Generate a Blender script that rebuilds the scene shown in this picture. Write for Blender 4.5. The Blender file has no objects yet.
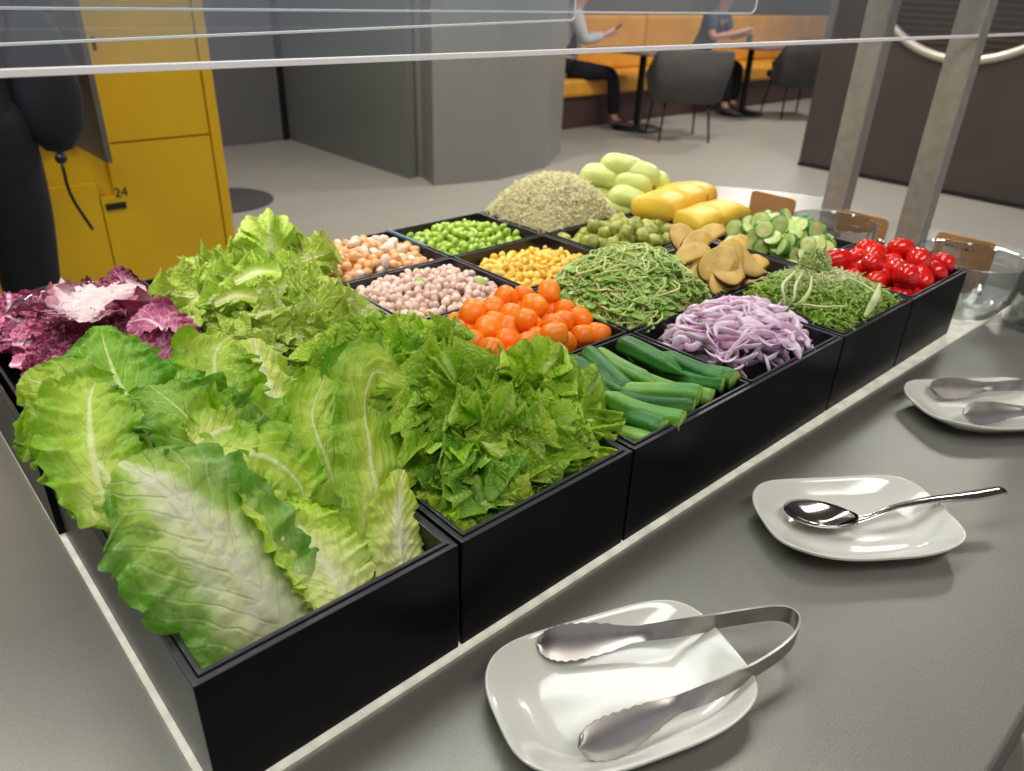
import bpy, bmesh, math, random
from mathutils import Vector as V, Matrix, noise, Quaternion
PI = math.pi
rnd = random.Random(7)
col = bpy.context.scene.collection

# ------------------------------------------------------------------ camera calibration
RM = ((0.7413845526611555, -0.6702633326964993, 0.03310604050622884),
      (-0.294029726812533, -0.36878270825498816, -0.8817855940321677),
      (0.6032374862572496, 0.6440080581286987, -0.47048714779400336))
F = 753.067
CAM = V((-0.05509, -0.25488, 1.25750))
X0, Y0 = 0.15, 0.15 * 0.87148          # one cell of the pan grid
RIM, TOP = 0.9828, 0.900
def ray(px, py):
    a = ((px - 512) / F, (py - 385.5) / F, 1.0)
    return V([RM[0][i] * a[0] + RM[1][i] * a[1] + RM[2][i] * a[2] for i in range(3)])
def at(px, py, z):
    d = ray(px, py); return CAM + d * ((z - CAM.z) / d.z)
def aty(px, py, y):
    d = ray(px, py); return CAM + d * ((y - CAM.y) / d.y)
def atx(px, py, x):
    d = ray(px, py); return CAM + d * ((x - CAM.x) / d.x)

# ------------------------------------------------------------------ tagging and linking
def tag(o, label=None, cat=None, group=None, kind=None):
    if label: o['label'] = label
    if cat: o['category'] = cat
    if group: o['group'] = group
    if kind: o['kind'] = kind
    return o
def empty(name, loc=(0, 0, 0), label=None, cat=None, group=None, rz=0):
    o = bpy.data.objects.new(name, None); col.objects.link(o); o.location = loc
    o.rotation_euler = (0, 0, rz); o.empty_display_size = .05
    return tag(o, label, cat, group)
def mk(name, vs, fs, mat, parent=None, smooth=True, uvs=None, mi=None, loc=None, rot=None):
    me = bpy.data.meshes.new(name)
    me.from_pydata([tuple(v) for v in vs], [], fs)
    mats = mat if isinstance(mat, (list, tuple)) else [mat]
    for m in mats: me.materials.append(m)
    if uvs:
        ul = me.uv_layers.new(name='UVMap')
        for lp in me.loops: ul.data[lp.index].uv = uvs[lp.vertex_index]
    if mi: me.polygons.foreach_set('material_index', mi)
    if smooth: me.polygons.foreach_set('use_smooth', [True] * len(me.polygons))
    me.update()
    o = bpy.data.objects.new(name, me); col.objects.link(o)
    if parent: o.parent = parent
    if loc is not None: o.location = loc
    if rot is not None: o.rotation_euler = rot
    return o
def bmk(name, bm, mat, parent=None, smooth=False, loc=None, rot=None):
    me = bpy.data.meshes.new(name); bm.normal_update(); bm.to_mesh(me); bm.free()
    for m in (mat if isinstance(mat, (list, tuple)) else [mat]): me.materials.append(m)
    if smooth: me.polygons.foreach_set('use_smooth', [True] * len(me.polygons))
    o = bpy.data.objects.new(name, me); col.objects.link(o)
    if parent: o.parent = parent
    if loc is not None: o.location = loc
    if rot is not None: o.rotation_euler = rot
    return o
def copy_tree(o, parent=None):
    c = o.copy(); col.objects.link(c)
    if parent: c.parent = parent
    for ch in list(o.children): copy_tree(ch, c)
    return c
def bev(bm, w, seg=2):
    bmesh.ops.bevel(bm, geom=bm.edges[:], offset=w, segments=seg, affect='EDGES', profile=.5)
def boxbm(x0, y0, z0, x1, y1, z1, b=0, seg=2, bm=None):
    n = bmesh.new()
    r = bmesh.ops.create_cube(n, size=1)
    for v in n.verts:
        v.co = V(((x0 + x1) / 2 + v.co.x * (x1 - x0), (y0 + y1) / 2 + v.co.y * (y1 - y0), (z0 + z1) / 2 + v.co.z * (z1 - z0)))
    if b: bev(n, b, seg)
    if bm is None: return n
    me = bpy.data.meshes.new('t'); n.to_mesh(me); n.free(); bm.from_mesh(me); bpy.data.meshes.remove(me)
    return bm
def box(name, x0, y0, z0, x1, y1, z1, mat, parent=None, b=0, **k):
    return bmk(name, boxbm(x0, y0, z0, x1, y1, z1, b), mat, parent, **k)
def prism(name, pts, z0, z1, mat, parent=None, b=0, smooth=False):
    bm = bmesh.new()
    lo = [bm.verts.new((p[0], p[1], z0)) for p in pts]; hi = [bm.verts.new((p[0], p[1], z1)) for p in pts]
    n = len(pts)
    bm.faces.new(lo[::-1]); bm.faces.new(hi)
    for i in range(n): bm.faces.new((lo[i], lo[(i + 1) % n], hi[(i + 1) % n], hi[i]))
    bmesh.ops.recalc_face_normals(bm, faces=bm.faces[:])
    if b: bev(bm, b)
    return bmk(name, bm, mat, parent, smooth)
def lathe(name, prof, mat, parent=None, n=40, loc=None, rot=None, sx=1, sy=1):
    vs, fs = [], []
    for r, z in prof:
        for i in range(n):
            a = 2 * PI * i / n; vs.append((r * math.cos(a) * sx, r * math.sin(a) * sy, z))
    for k in range(len(prof) - 1):
        for i in range(n):
            j = (i + 1) % n; fs.append((k * n + i, k * n + j, (k + 1) * n + j, (k + 1) * n + i))
    return mk(name, vs, fs, mat, parent, loc=loc, rot=rot)
def crom(P, n):
    P = [V(p) for p in P]
    out = []; m = len(P) - 1
    for i in range(n):
        t = i / (n - 1) * m; k = min(int(t), m - 1); u = t - k
        p1, p2 = P[k], P[k + 1]
        p0 = P[k - 1] if k > 0 else p1 * 2 - p2
        p3 = P[k + 2] if k + 2 <= m else p2 * 2 - p1
        out.append(.5 * ((2 * p1) + (p2 - p0) * u + (2 * p0 - 5 * p1 + 4 * p2 - p3) * u * u + (3 * p1 - p0 - 3 * p2 + p3) * u ** 3))
    return out
def tubedata(P, R, seg=6, cap=True, flat=1.0, up=V((0, 0, 1)), vs=None, fs=None, uv=None, uvc=None):
    """tube along points P with radii R appended into vs/fs"""
    if vs is None: vs, fs = [], []
    base = len(vs); n = len(P); prev = None
    for i, p in enumerate(P):
        t = (P[min(i + 1, n - 1)] - P[max(i - 1, 0)]).normalized()
        a = (up if prev is None else prev); a = a - t * a.dot(t)
        if a.length < 1e-5: a = t.orthogonal()
        a.normalize(); prev = a; b = t.cross(a); r = R[i] if isinstance(R, (list, tuple)) else R
        for k in range(seg):
            th = 2 * PI * k / seg
            vs.append(p + a * (math.cos(th) * r * flat) + b * (math.sin(th) * r))
            if uv is not None: uv.append(uvc if uvc else (k / seg, i / (n - 1)))
    for i in range(n - 1):
        for k in range(seg):
            j = (k + 1) % seg
            fs.append((base + i * seg + k, base + i * seg + j, base + (i + 1) * seg + j, base + (i + 1) * seg + k))
    if cap:
        fs.append(tuple(base + k for k in range(seg))[::-1]); fs.append(tuple(base + (n - 1) * seg + k for k in range(seg)))
    return vs, fs
def tube(name, P, R, mat, parent=None, seg=8, n=None, flat=1.0, up=V((0, 0, 1)), **k):
    P = [V(p) for p in P]
    if n: 
        m = len(P); P2 = crom(P, n)
        if isinstance(R, (list, tuple)):
            R = [R[min(int(i / (n - 1) * (m - 1)), m - 2)] * (1 - (i / (n - 1) * (m - 1) - min(int(i / (n - 1) * (m - 1)), m - 2))) + R[min(int(i / (n - 1) * (m - 1)), m - 2) + 1] * (i / (n - 1) * (m - 1) - min(int(i / (n - 1) * (m - 1)), m - 2)) for i in range(n)]
        P = P2
    vs, fs = tubedata(P, R, seg, flat=flat, up=up)
    return mk(name, vs, fs, mat, parent, **k)

# ------------------------------------------------------------------ materials
def C(r, g, b):
    f = lambda c: (c / 255 / 12.92) if c <= 10 else ((c / 255 + .055) / 1.055) ** 2.4
    return (f(r), f(g), f(b), 1)
class NT:
    def __init__(s, name):
        s.m = bpy.data.materials.new(name); s.m.use_nodes = True; s.t = s.m.node_tree; s.t.nodes.clear()
        s.out = s.t.nodes.new('ShaderNodeOutputMaterial')
    def n(s, typ, **k):
        x = s.t.nodes.new(typ)
        for a, b in k.items(): setattr(x, a, b)
        return x
    def set(s, sock, v):
        if isinstance(v, bpy.types.NodeSocket): s.t.links.new(v, sock)
        else: sock.default_value = v
    def math(s, op, a, b=0, c=0, clamp=False):
        x = s.n('ShaderNodeMath', operation=op, use_clamp=clamp)
        s.set(x.inputs[0], a); s.set(x.inputs[1], b)
        if op in ('MULTIPLY_ADD', 'SMOOTH_MIN'): s.set(x.inputs[2], c)
        return x.outputs[0]
    def mix(s, f, a, b, mode='MIX'):
        x = s.n('ShaderNodeMix', data_type='RGBA', blend_type=mode)
        s.set(x.inputs[0], f); s.set(x.inputs[6], a); s.set(x.inputs[7], b); return x.outputs[2]
    def ss(s, v, lo, hi):
        x = s.n('ShaderNodeMapRange', interpolation_type='SMOOTHSTEP')
        s.set(x.inputs[0], v); s.set(x.inputs[1], lo); s.set(x.inputs[2], hi); return x.outputs[0]
    def noise(s, scale, detail=3, vec=None, rough=.5, dim='3D'):
        x = s.n('ShaderNodeTexNoise'); s.set(x.inputs['Scale'], scale); s.set(x.inputs['Detail'], detail); s.set(x.inputs['Roughness'], rough)
        if vec is None:
            tc = s.n('ShaderNodeTexCoord'); vec = tc.outputs['Object']
        s.set(x.inputs['Vector'], vec); return x.outputs['Fac']
    def rand(s): return s.n('ShaderNodeObjectInfo').outputs['Random']
    def bump(s, h, st=.3, dist=.001):
        x = s.n('ShaderNodeBump'); s.set(x.inputs['Height'], h); s.set(x.inputs['Strength'], st); s.set(x.inputs['Distance'], dist); return x.outputs[0]
    def pbr(s, colr, rough=.5, metal=0, normal=None, spec=.5, trans=0, sss=0, coat=0, link=True, ior=None, emit=None, estr=0):
        x = s.n('ShaderNodeBsdfPrincipled')
        s.set(x.inputs['Base Color'], colr); s.set(x.inputs['Roughness'], rough); s.set(x.inputs['Metallic'], metal)
        s.set(x.inputs['Specular IOR Level'], spec); s.set(x.inputs['Transmission Weight'], trans)
        if ior: s.set(x.inputs['IOR'], ior)
        if sss: s.set(x.inputs['Subsurface Weight'], sss); x.inputs['Subsurface Radius'].default_value = (1, .6, .3); x.inputs['Subsurface Scale'].default_value = .004
        if coat: s.set(x.inputs['Coat Weight'], coat); s.set(x.inputs['Coat Roughness'], .08)
        if emit: s.set(x.inputs['Emission Color'], emit); s.set(x.inputs['Emission Strength'], estr)
        if normal is not None: s.set(x.inputs['Normal'], normal)
        if link: s.t.links.new(x.outputs[0], s.out.inputs[0])
        return x.outputs[0]
def simple(name, c1, rough=.5, metal=0, c2=None, scale=30, var=0, bump=0, bscale=200, **k):
    t = NT(name); colr = c1
    if c2: colr = t.mix(t.ss(t.noise(scale), .35, .65), c1, c2)
    if var:
        r = t.rand(); d = t.math('MULTIPLY_ADD', r, 2 * var, 1 - var)
        h = t.n('ShaderNodeHueSaturation'); t.set(h.inputs['Value'], d); t.set(h.inputs['Color'], colr)
        t.set(h.inputs['Hue'], t.math('MULTIPLY_ADD', r, var * .06, .5 - var * .03)); colr = h.outputs[0]
    nm = t.bump(t.noise(bscale), bump, .001) if bump else None
    t.pbr(colr, rough, metal, nm, **k)
    return t.m

M = {}
M['black'] = simple('black_acrylic', C(15, 15, 18), .28, c2=C(18, 18, 21), scale=20, bump=.03, bscale=60, spec=.06)
M['rim'] = simple('rim_reflection_grey', C(50, 50, 54), .35)  # lighter grey painted on upward rim faces in place of the reflected ceiling
M['pan'] = simple('black_pan', C(26, 26, 30), .28, bump=.12, bscale=400)
M['ceramic'] = simple('white_ceramic', C(214, 214, 202), .12, coat=.6)
M['steel'] = simple('polished_steel', C(205, 200, 196), .12, 1)
M['satin'] = simple('satin_steel', C(180, 174, 168), .33, 1, c2=C(165, 160, 155), scale=60)
M['post'] = simple('post_steel', C(176, 170, 160), .4, .45, c2=C(164, 158, 148), scale=50)
M['wood'] = simple('sign_board', C(178, 128, 78), .45, c2=C(160, 112, 66), scale=25)
M['ink'] = simple('ink', C(60, 40, 25), .6)
M['darkcloth'] = simple('dark_cloth', C(14, 16, 26), .85, c2=C(20, 21, 32), scale=14)
M['trousers'] = simple('dark_trousers', C(16, 17, 27), .9, c2=C(11, 12, 20), scale=9)
M['skin'] = simple('skin', C(205, 150, 125), .5)
M['hair'] = simple('hair', C(22, 18, 16), .6)
M['white_cloth'] = simple('white_cloth', C(190, 188, 185), .8)
M['vest'] = simple('dark_vest', C(28, 32, 46), .85)
M['polo'] = simple('blue_polo', C(62, 76, 98), .85)
M['bench'] = simple('orange_upholstery', C(222, 158, 55), .6, c2=C(212, 148, 48), scale=6)
M['benchbase'] = simple('redbrown_base', C(72, 46, 40), .6)
M['chair'] = simple('grey_upholstery', C(72, 68, 66), .8, c2=C(64, 61, 60), scale=8)
M['blackmetal'] = simple('black_metal', C(14, 14, 16), .4)
M['tabletop'] = simple('table_top', C(120, 108, 110), .3)
M['phone'] = simple('phone_dark', C(18, 18, 20), .2)
M['shoe'] = simple('shoe', C(70, 62, 58), .6)
M['yellow'] = simple('yellow_lacquer', C(222, 178, 2), .38, c2=C(217, 173, 2), scale=3)
M['lockgrey'] = simple('locker_inside', C(98, 92, 88), .45)
M['greenbottle'] = simple('green_glass', C(30, 110, 70), .2)

def mat_counter():
    t = NT('brushed_steel_counter'); tc = t.n('ShaderNodeTexCoord').outputs['Object']
    mp = t.n('ShaderNodeMapping'); t.set(mp.inputs['Vector'], tc); mp.inputs['Scale'].default_value = (1, 3.5, 1); mp.inputs['Rotation'].default_value = (0, 0, .3)
    fine = t.noise(260, 3, mp.outputs[0], .7); big = t.noise(5, 3, tc); mid = t.noise(900, 2, tc)
    c = t.mix(big, C(136, 136, 126), C(163, 161, 150))
    c = t.mix(t.math('MULTIPLY', t.ss(mid, .3, .7), .35), c, C(112, 110, 107))
    # a few scratches
    w = t.n('ShaderNodeTexWave', wave_type='RINGS'); t.set(w.inputs['Scale'], 1.3); t.set(w.inputs['Distortion'], 9); t.set(w.inputs['Vector'], tc)
    sc = t.ss(w.outputs['Fac'], .9994, 1.0)
    c = t.mix(t.math('MULTIPLY', sc, .25), c, C(215, 215, 212))
    t.pbr(c, t.math('MULTIPLY_ADD', fine, .16, .27), .55, t.bump(fine, .25, .0004)); return t.m
M['counter'] = mat_counter()
def mat_ice():
    t = NT('lit_frosted_panel'); tc = t.n('ShaderNodeTexCoord').outputs['Object']
    v = t.n('ShaderNodeTexVoronoi'); t.set(v.inputs['Scale'], 95); t.set(v.inputs['Vector'], tc)
    nz = t.noise(40, 4, tc)
    f = t.math('MULTIPLY_ADD', v.outputs['Distance'], -.5, 1.0)
    f = t.math('MULTIPLY', f, t.math('MULTIPLY_ADD', nz, .8, .6))
    t.pbr(C(205, 205, 195), .3, 0, t.bump(v.outputs['Distance'], .6, .002), emit=C(255, 252, 225), estr=t.math('MULTIPLY', f, .45)); return t.m
M['ice'] = mat_ice()
def mat_floor():
    t = NT('grey_tile_floor'); tc = t.n('ShaderNodeTexCoord').outputs['Object']
    b = t.n('ShaderNodeTexBrick'); b.offset = 0; t.set(b.inputs['Vector'], tc); t.set(b.inputs['Scale'], 1); b.inputs['Mortar Size'].default_value = .004
    b.inputs['Brick Width'].default_value = 1.2; b.inputs['Row Height'].default_value = 1.2
    n = t.noise(1.3, 3, tc)
    c = t.mix(n, C(146, 143, 134), C(156, 152, 142)); c = t.mix(t.math('MULTIPLY', b.outputs['Fac'], .35), c, C(110, 104, 99))
    t.pbr(c, .42, 0); return t.m
M['floor'] = mat_floor()
M['wall_lacq'] = simple('grey_lacquer', C(110, 114, 110), .28)
M['wall_col'] = simple('grey_column', C(128, 127, 121), .4)
M['wall_brown'] = simple('brown_wall', C(96, 88, 78), .7)
M['wall_dark'] = simple('dark_brown_wall', C(66, 58, 54), .5, c2=C(62, 54, 51), scale=3)
M['doorgrey'] = simple('door_grey', C(92, 92, 92), .4)
M['mat'] = simple('dark_mat', C(62, 60, 60), .8)
M['ringm'] = simple('ring_metal', C(190, 184, 170), .35, .4)
def mat_slats():
    t = NT('dark_blind'); tc = t.n('ShaderNodeTexCoord').outputs['Object']
    s = t.n('ShaderNodeSeparateXYZ'); t.set(s.inputs[0], tc)
    w = t.math('SINE', t.math('MULTIPLY', s.outputs[2], 150)); f = t.ss(w, .2, .9)
    t.pbr(t.mix(f, C(30, 22, 18), C(70, 56, 42)), .6); return t.m
M['slats'] = mat_slats()
def mat_glass(name, tint, k=1.0, haze=0.0):
    t = NT(name); tr = t.n('ShaderNodeBsdfTransparent'); tr.inputs[0].default_value = tint
    gl = t.n('ShaderNodeBsdfGlossy'); gl.inputs['Roughness'].default_value = .02; gl.inputs[0].default_value = (1, 1, 1, 1)
    ge = t.n('ShaderNodeNewGeometry'); dp = t.n('ShaderNodeVectorMath', operation='DOT_PRODUCT')
    t.t.links.new(ge.outputs['Incoming'], dp.inputs[0]); t.t.links.new(ge.outputs['Normal'], dp.inputs[1])
    one = t.math('SUBTRACT', 1, t.math('ABSOLUTE', dp.outputs['Value'])); fr = t.math('MULTIPLY_ADD', t.math('POWER', one, 5), .96, .04)
    mx = t.n('ShaderNodeMixShader'); t.set(mx.inputs[0], t.math('MULTIPLY', fr, k, clamp=True))
    t.t.links.new(tr.outputs[0], mx.inputs[1]); t.t.links.new(gl.outputs[0], mx.inputs[2]); last = mx.outputs[0]
    if haze:
        d = t.n('ShaderNodeBsdfDiffuse'); d.inputs[0].default_value = (.7, .72, .75, 1); m2 = t.n('ShaderNodeMixShader'); m2.inputs[0].default_value = haze
        t.t.links.new(last, m2.inputs[1]); t.t.links.new(d.outputs[0], m2.inputs[2]); last = m2.outputs[0]
    t.t.links.new(last, t.out.inputs[0]); return t.m
M['glass'] = mat_glass('guard_glass', (.93, .95, .96, 1), 1.0, .02)
M['edge'] = simple('glass_edge_glint', C(250, 244, 242), .35)  # white colour stands in for light caught in the glass edge
M['bowlglass'] = mat_glass('bowl_glass', (.74, .76, .76, 1), 2.6, .02)
M['oil'] = simple('oil', C(205, 180, 20), .1, trans=.3, coat=.5)
M['sauce'] = simple('creamy_filling', C(222, 220, 200), .4)

LV, LS = 1.0, 1.08
def mat_leaf(name, rib, pale, green, dark, ribw=.06, veins=1.0, palelen=.5, rough=.42, transl=.32, blist=.5, veincol=None, palew=0, edge=0):
    """UV.x across (0.5 = rib), UV.y base->tip"""
    t = NT(name); uv = t.n('ShaderNodeUVMap').outputs[0]
    s = t.n('ShaderNodeSeparateXYZ'); t.set(s.inputs[0], uv); u, v = s.outputs[0], s.outputs[1]
    tc = t.n('ShaderNodeTexCoord').outputs['Object']
    n1 = t.noise(70, 3, tc); n2 = t.noise(22, 3, tc); rd = t.rand()
    du = t.math('ABSOLUTE', t.math('SUBTRACT', u, .5))                    # 0..0.5
    g = t.mix(t.ss(t.math('ADD', du, t.math('MULTIPLY_ADD', n2, .5, -.25)), .05, .5), green, dark)
    g = t.mix(t.math('MULTIPLY', t.ss(n1, .5, .8), .35), g, pale)
    base = t.ss(t.math('ADD', t.math('ADD', v, t.math('MULTIPLY', du, .9)), t.math('MULTIPLY_ADD', n2, .3, -.15)), palelen * .35, palelen * 1.25)
    g = t.mix(base, pale, g)
    if palew:
        pw = t.math('MULTIPLY', palew, t.math('SUBTRACT', 1.12, v))
        pf = t.ss(t.math('ADD', du, t.math('MULTIPLY_ADD', n2, .22, -.11)), t.math('MULTIPLY', pw, .3), pw)
        g = t.mix(t.math('SUBTRACT', 1, pf), g, t.mix(t.ss(n1, .3, .7), rib, pale))
    if edge: g = t.mix(t.math('MULTIPLY', t.ss(v, .72, 1.0), edge), g, pale)
    # side veins
    n3 = t.noise(9, 2, tc)
    ph = t.math('SUBTRACT', t.math('MULTIPLY', v, 58), t.math('MULTIPLY', du, 52))
    ph = t.math('ADD', ph, t.math('ADD', t.math('MULTIPLY', n2, 9), t.math('MULTIPLY', n3, 12)))
    sv = t.math('SINE', ph); vm = t.ss(sv, .72, 1.0); vm = t.math('MULTIPLY', vm, t.ss(n1, .25, .55))
    vm = t.math('MULTIPLY', vm, t.math('SUBTRACT', 1, t.ss(du, .2, .5)))
    # fine net
    vo = t.n('ShaderNodeTexVoronoi', feature='DISTANCE_TO_EDGE'); t.set(vo.inputs['Scale'], 120); t.set(vo.inputs['Vector'], tc)
    net = t.math('SUBTRACT', 1, t.ss(vo.outputs['Distance'], 0.02, .1))
    vc = veincol or pale
    g = t.mix(t.math('MULTIPLY', vm, .42 * veins), g, vc)
    g = t.mix(t.math('MULTIPLY', net, .10 * veins), g, vc)
    w = t.math('MULTIPLY_ADD', v, -ribw * .9, ribw)
    rm = t.math('SUBTRACT', 1, t.ss(du, t.math('MULTIPLY', w, .35), t.math('MULTIPLY_ADD', w, 1.25, .008)))
    g = t.mix(t.math('MULTIPLY', rm, .8), g, rib)
    vm = t.math('MULTIPLY', vm, t.math('SUBTRACT', 1, rm))
    h = t.n('ShaderNodeHueSaturation'); t.set(h.inputs['Color'], g); t.set(h.inputs['Value'], t.math('MULTIPLY_ADD', rd, .3, LV)); h.inputs['Saturation'].default_value = LS
    t.set(h.inputs['Hue'], t.math('MULTIPLY_ADD', rd, .012, .494)); g = h.outputs[0]
    hh = t.math('ADD', t.math('MULTIPLY', n1, blist), t.math('MULTIPLY', t.math('ADD', vm, rm), -.16))
    hh = t.math('ADD', hh, t.math('MULTIPLY', vo.outputs['Distance'], 1.2 * blist))
    nm = t.bump(hh, .8, .0030)
    p = t.pbr(g, rough, 0, nm, spec=.45, link=False)
    tl = t.n('ShaderNodeBsdfTranslucent'); t.set(tl.inputs[0], g); t.set(tl.inputs['Normal'], nm)
    mx = t.n('ShaderNodeMixShader'); mx.inputs[0].default_value = transl
    t.t.links.new(p, mx.inputs[1]); t.t.links.new(tl.outputs[0], mx.inputs[2]); t.t.links.new(mx.outputs[0], t.out.inputs[0])
    return t.m
M['romaine'] = mat_leaf('romaine', C(226, 232, 176), C(212, 224, 128), C(174, 202, 78), C(128, 172, 52), .05, 1, .45)
M['romaine_dark'] = mat_leaf('romaine_dark', C(214, 226, 160), C(190, 212, 112), C(132, 176, 62), C(86, 142, 44), .04, 1.1, .3)
M['romaine_pale'] = mat_leaf('romaine_pale', C(234, 236, 196), C(228, 234, 160), C(206, 220, 108), C(170, 202, 74), .07, .7, .8, palew=.28)
M['romaine_white'] = mat_leaf('romaine_front', C(232, 236, 204), C(222, 230, 172), C(170, 202, 92), C(98, 154, 54), .05, .7, .55, palew=.42)
M['leaf'] = mat_leaf('green_leaf_lettuce', C(206, 222, 140), C(190, 214, 98), C(124, 168, 54), C(134, 176, 56), .02, .5, .3, blist=.9, edge=.55)
M['leaf_dk'] = mat_leaf('green_leaf_dark', C(180, 206, 110), C(164, 196, 84), C(92, 140, 48), C(104, 150, 50), .02, .5, .25, blist=.9, edge=.4)
M['leaf_lt'] = mat_leaf('green_leaf_light', C(216, 228, 150), C(204, 222, 108), C(150, 190, 62), C(166, 202, 66), .02, .5, .35, blist=.9, edge=.6)
M['frillice'] = mat_leaf('frillice', C(232, 236, 184), C(220, 230, 146), C(182, 206, 92), C(160, 192, 74), .05, .4, .5, blist=.8, edge=.3)
LV, LS = .87, 1.0
M['radic'] = mat_leaf('radicchio', C(240, 200, 216), C(220, 128, 162), C(132, 24, 74), C(92, 10, 48), .035, .8, .2, transl=.15, rough=.35, veincol=C(228, 150, 182))
M['radic_pink'] = mat_leaf('radicchio_pink', C(244, 222, 228), C(234, 168, 190), C(196, 92, 132), C(150, 40, 86), .05, 1, .3, transl=.15, rough=.35, veincol=C(242, 200, 214))
M['radic_white'] = mat_leaf('radicchio_white', C(206, 184, 184), C(206, 182, 184), C(198, 166, 174), C(140, 44, 84), .08, .2, .8, transl=.1, rough=.4, palew=.8)

def food(name, c1, c2, rough=.35, scale=60, var=.12, bump=.2, bscale=200, sss=.15, **k):
    return simple(name, c1, rough, 0, c2=c2, scale=scale, var=var, bump=bump, bscale=bscale, sss=sss, **k)
M['carrot'] = food('carrot', C(252, 142, 22), C(246, 126, 12), .36, 40, .05, .08)
M['carrotend'] = food('carrot_end', C(248, 150, 40), C(240, 130, 20), .4, 60, .05)
M['chickpea'] = food('chickpea', C(232, 180, 128), C(222, 162, 106), .4, 90, .12)
M['bean_white'] = food('white_bean', C(232, 212, 194), C(222, 196, 172), .4, 90, .08)
M['bean_pink'] = food('pink_bean', C(240, 216, 200), C(222, 186, 172), .45, 140, .14)
M['bean_green'] = food('green_bean_seed', C(196, 206, 130), C(172, 190, 100), .4, 90, .1)
M['bean_brown'] = food('brown_bean', C(120, 60, 50), C(90, 40, 36), .35, 90, .1)
M['corn'] = food('corn', C(255, 220, 112), C(250, 204, 78), .3, 90, .1, sss=.04)
M['edamame'] = food('edamame', C(184, 208, 92), C(160, 192, 70), .3, 70, .1)
M['okra'] = food('okra', C(60, 128, 48), C(40, 100, 36), .38, 30, .15, .5, 500)
M['okra_lt'] = food('okra_light', C(120, 168, 60), C(84, 146, 54), .38, 30, .1, .5, 500)
M['okraend'] = food('okra_end', C(160, 190, 80), C(130, 168, 60), .5, 60, .1)
M['tomato'] = food('tomato', C(226, 34, 24), C(214, 18, 16), .16, 20, .08, .02, coat=.25)
M['cuc_skin'] = food('cucumber_skin', C(54, 120, 36), C(86, 150, 50), .35, 60, .1)
M['flesh_green'] = food('cucumber_flesh', C(214, 224, 156), C(190, 210, 118), .3, 120, .1)
M['yam'] = food('sweet_potato_flesh', C(218, 182, 96), C(196, 160, 78), .45, 50, .12)
M['yamskin'] = food('sweet_potato_skin', C(104, 44, 58), C(84, 36, 44), .5, 70, .15)
M['avocado'] = food('pale_green_fruit', C(216, 224, 140), C(200, 214, 116), .35, 16, .05)
M['avocut'] = food('pale_cut_face', C(216, 218, 150), C(206, 212, 138), .4, 40, .04)
M['yellowfruit'] = food('yellow_fruit', C(250, 206, 76), C(244, 196, 66), .42, 24, .04)
M['sprout_veg'] = food('olive_green_sprout', C(190, 192, 96), C(138, 148, 56), .42, 60, .18, .5, 160)
def mat_onion():
    t = NT('red_onion'); uv = t.n('ShaderNodeUVMap').outputs[0]; s = t.n('ShaderNodeSeparateXYZ'); t.set(s.inputs[0], uv)
    r = t.rand(); tc = t.n('ShaderNodeTexCoord').outputs['Object']
    c = t.mix(t.ss(t.noise(60, 2, tc), .35, .75), C(246, 226, 238), C(224, 176, 212))
    edge = t.ss(t.math('ABSOLUTE', t.math('SUBTRACT', s.outputs[0], .25)), .06, .0)
    c = t.mix(t.math('MULTIPLY', edge, t.math('MULTIPLY_ADD', r, .8, .0)), c, C(196, 120, 178))
    c = t.mix(t.math('MULTIPLY', t.ss(r, .82, 1.0), .7), c, C(184, 96, 158))
    t.pbr(c, .32, sss=.2); return t.m
M['onion'] = mat_onion()
def mat_uvtwo(name, a, b, rough=.45, transl=.15):
    t = NT(name); uv = t.n('ShaderNodeUVMap').outputs[0]; s = t.n('ShaderNodeSeparateXYZ'); t.set(s.inputs[0], uv)
    c = t.mix(s.outputs[0], a, b)
    p = t.pbr(c, rough, link=False); tl = t.n('ShaderNodeBsdfTranslucent'); t.set(tl.inputs[0], c)
    mx = t.n('ShaderNodeMixShader'); mx.inputs[0].default_value = transl
    t.t.links.new(p, mx.inputs[1]); t.t.links.new(tl.outputs[0], mx.inputs[2]); t.t.links.new(mx.outputs[0], t.out.inputs[0]); return t.m
M['alfalfa'] = mat_uvtwo('sprout_strands', C(255, 246, 214), C(206, 212, 130), .6, .35)
M['pea'] = mat_uvtwo('pea_shoots', C(240, 244, 160), C(104, 166, 36))
M['frisee'] = mat_uvtwo('frisee_strands', C(236, 236, 186), C(170, 204, 84))

# ------------------------------------------------------------------ room (setting)
def struct(o): o['kind'] = 'structure'; return o
struct(box('floor', -4, -4, -.1, 14, 7, 0, M['floor']))
YB = at(224, 148, 0).y
XW = at(375, 165, 0).x
YD = at(290, 139, 0).y
# far wall behind, with a dark door set in it
struct(box('wall_back', -4, YD + .04, 0, XW + .3, YD + .2, 3.2, M['wall_col']))
d = struct(box('door_1', at(205, 150, 0).x, YD - .02, .0, at(286, 139, 0).x - .04, YD + .04, 2.2, M['doorgrey'], b=.004))
struct(box('trim_1', at(286, 139, 0).x - .04, YD - .03, 0, at(290, 139, 0).x, YD + .04, 2.25, M['blackmetal']))
pl = [at(423, 178, 0), at(434, 186, 0), at(499, 180, 0), at(545, 168, 0), at(560, 153.5, 0)]
pts = [(XW, YD + .2), (XW, pl[0].y + .35)] + [(p.x, p.y) for p in pl] + [(pl[4].x + .25, pl[4].y + .8), (pl[4].x + .1, YD + .2)]
struct(prism('wall_column', pts, 0, 3.2, M['wall_col']))
struct(box('wall_glossy', XW - .05, pl[0].y + .03, 0, XW + .01, YD + .05, 3.2, M['wall_lacq']))
# far room wall behind the bench
BY = at(565, 130, 0).y
struct(box('wall_far', 4.2, BY + 1.0, 0, 14, BY + 1.15, 3.2, M['wall_brown']))
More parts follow.
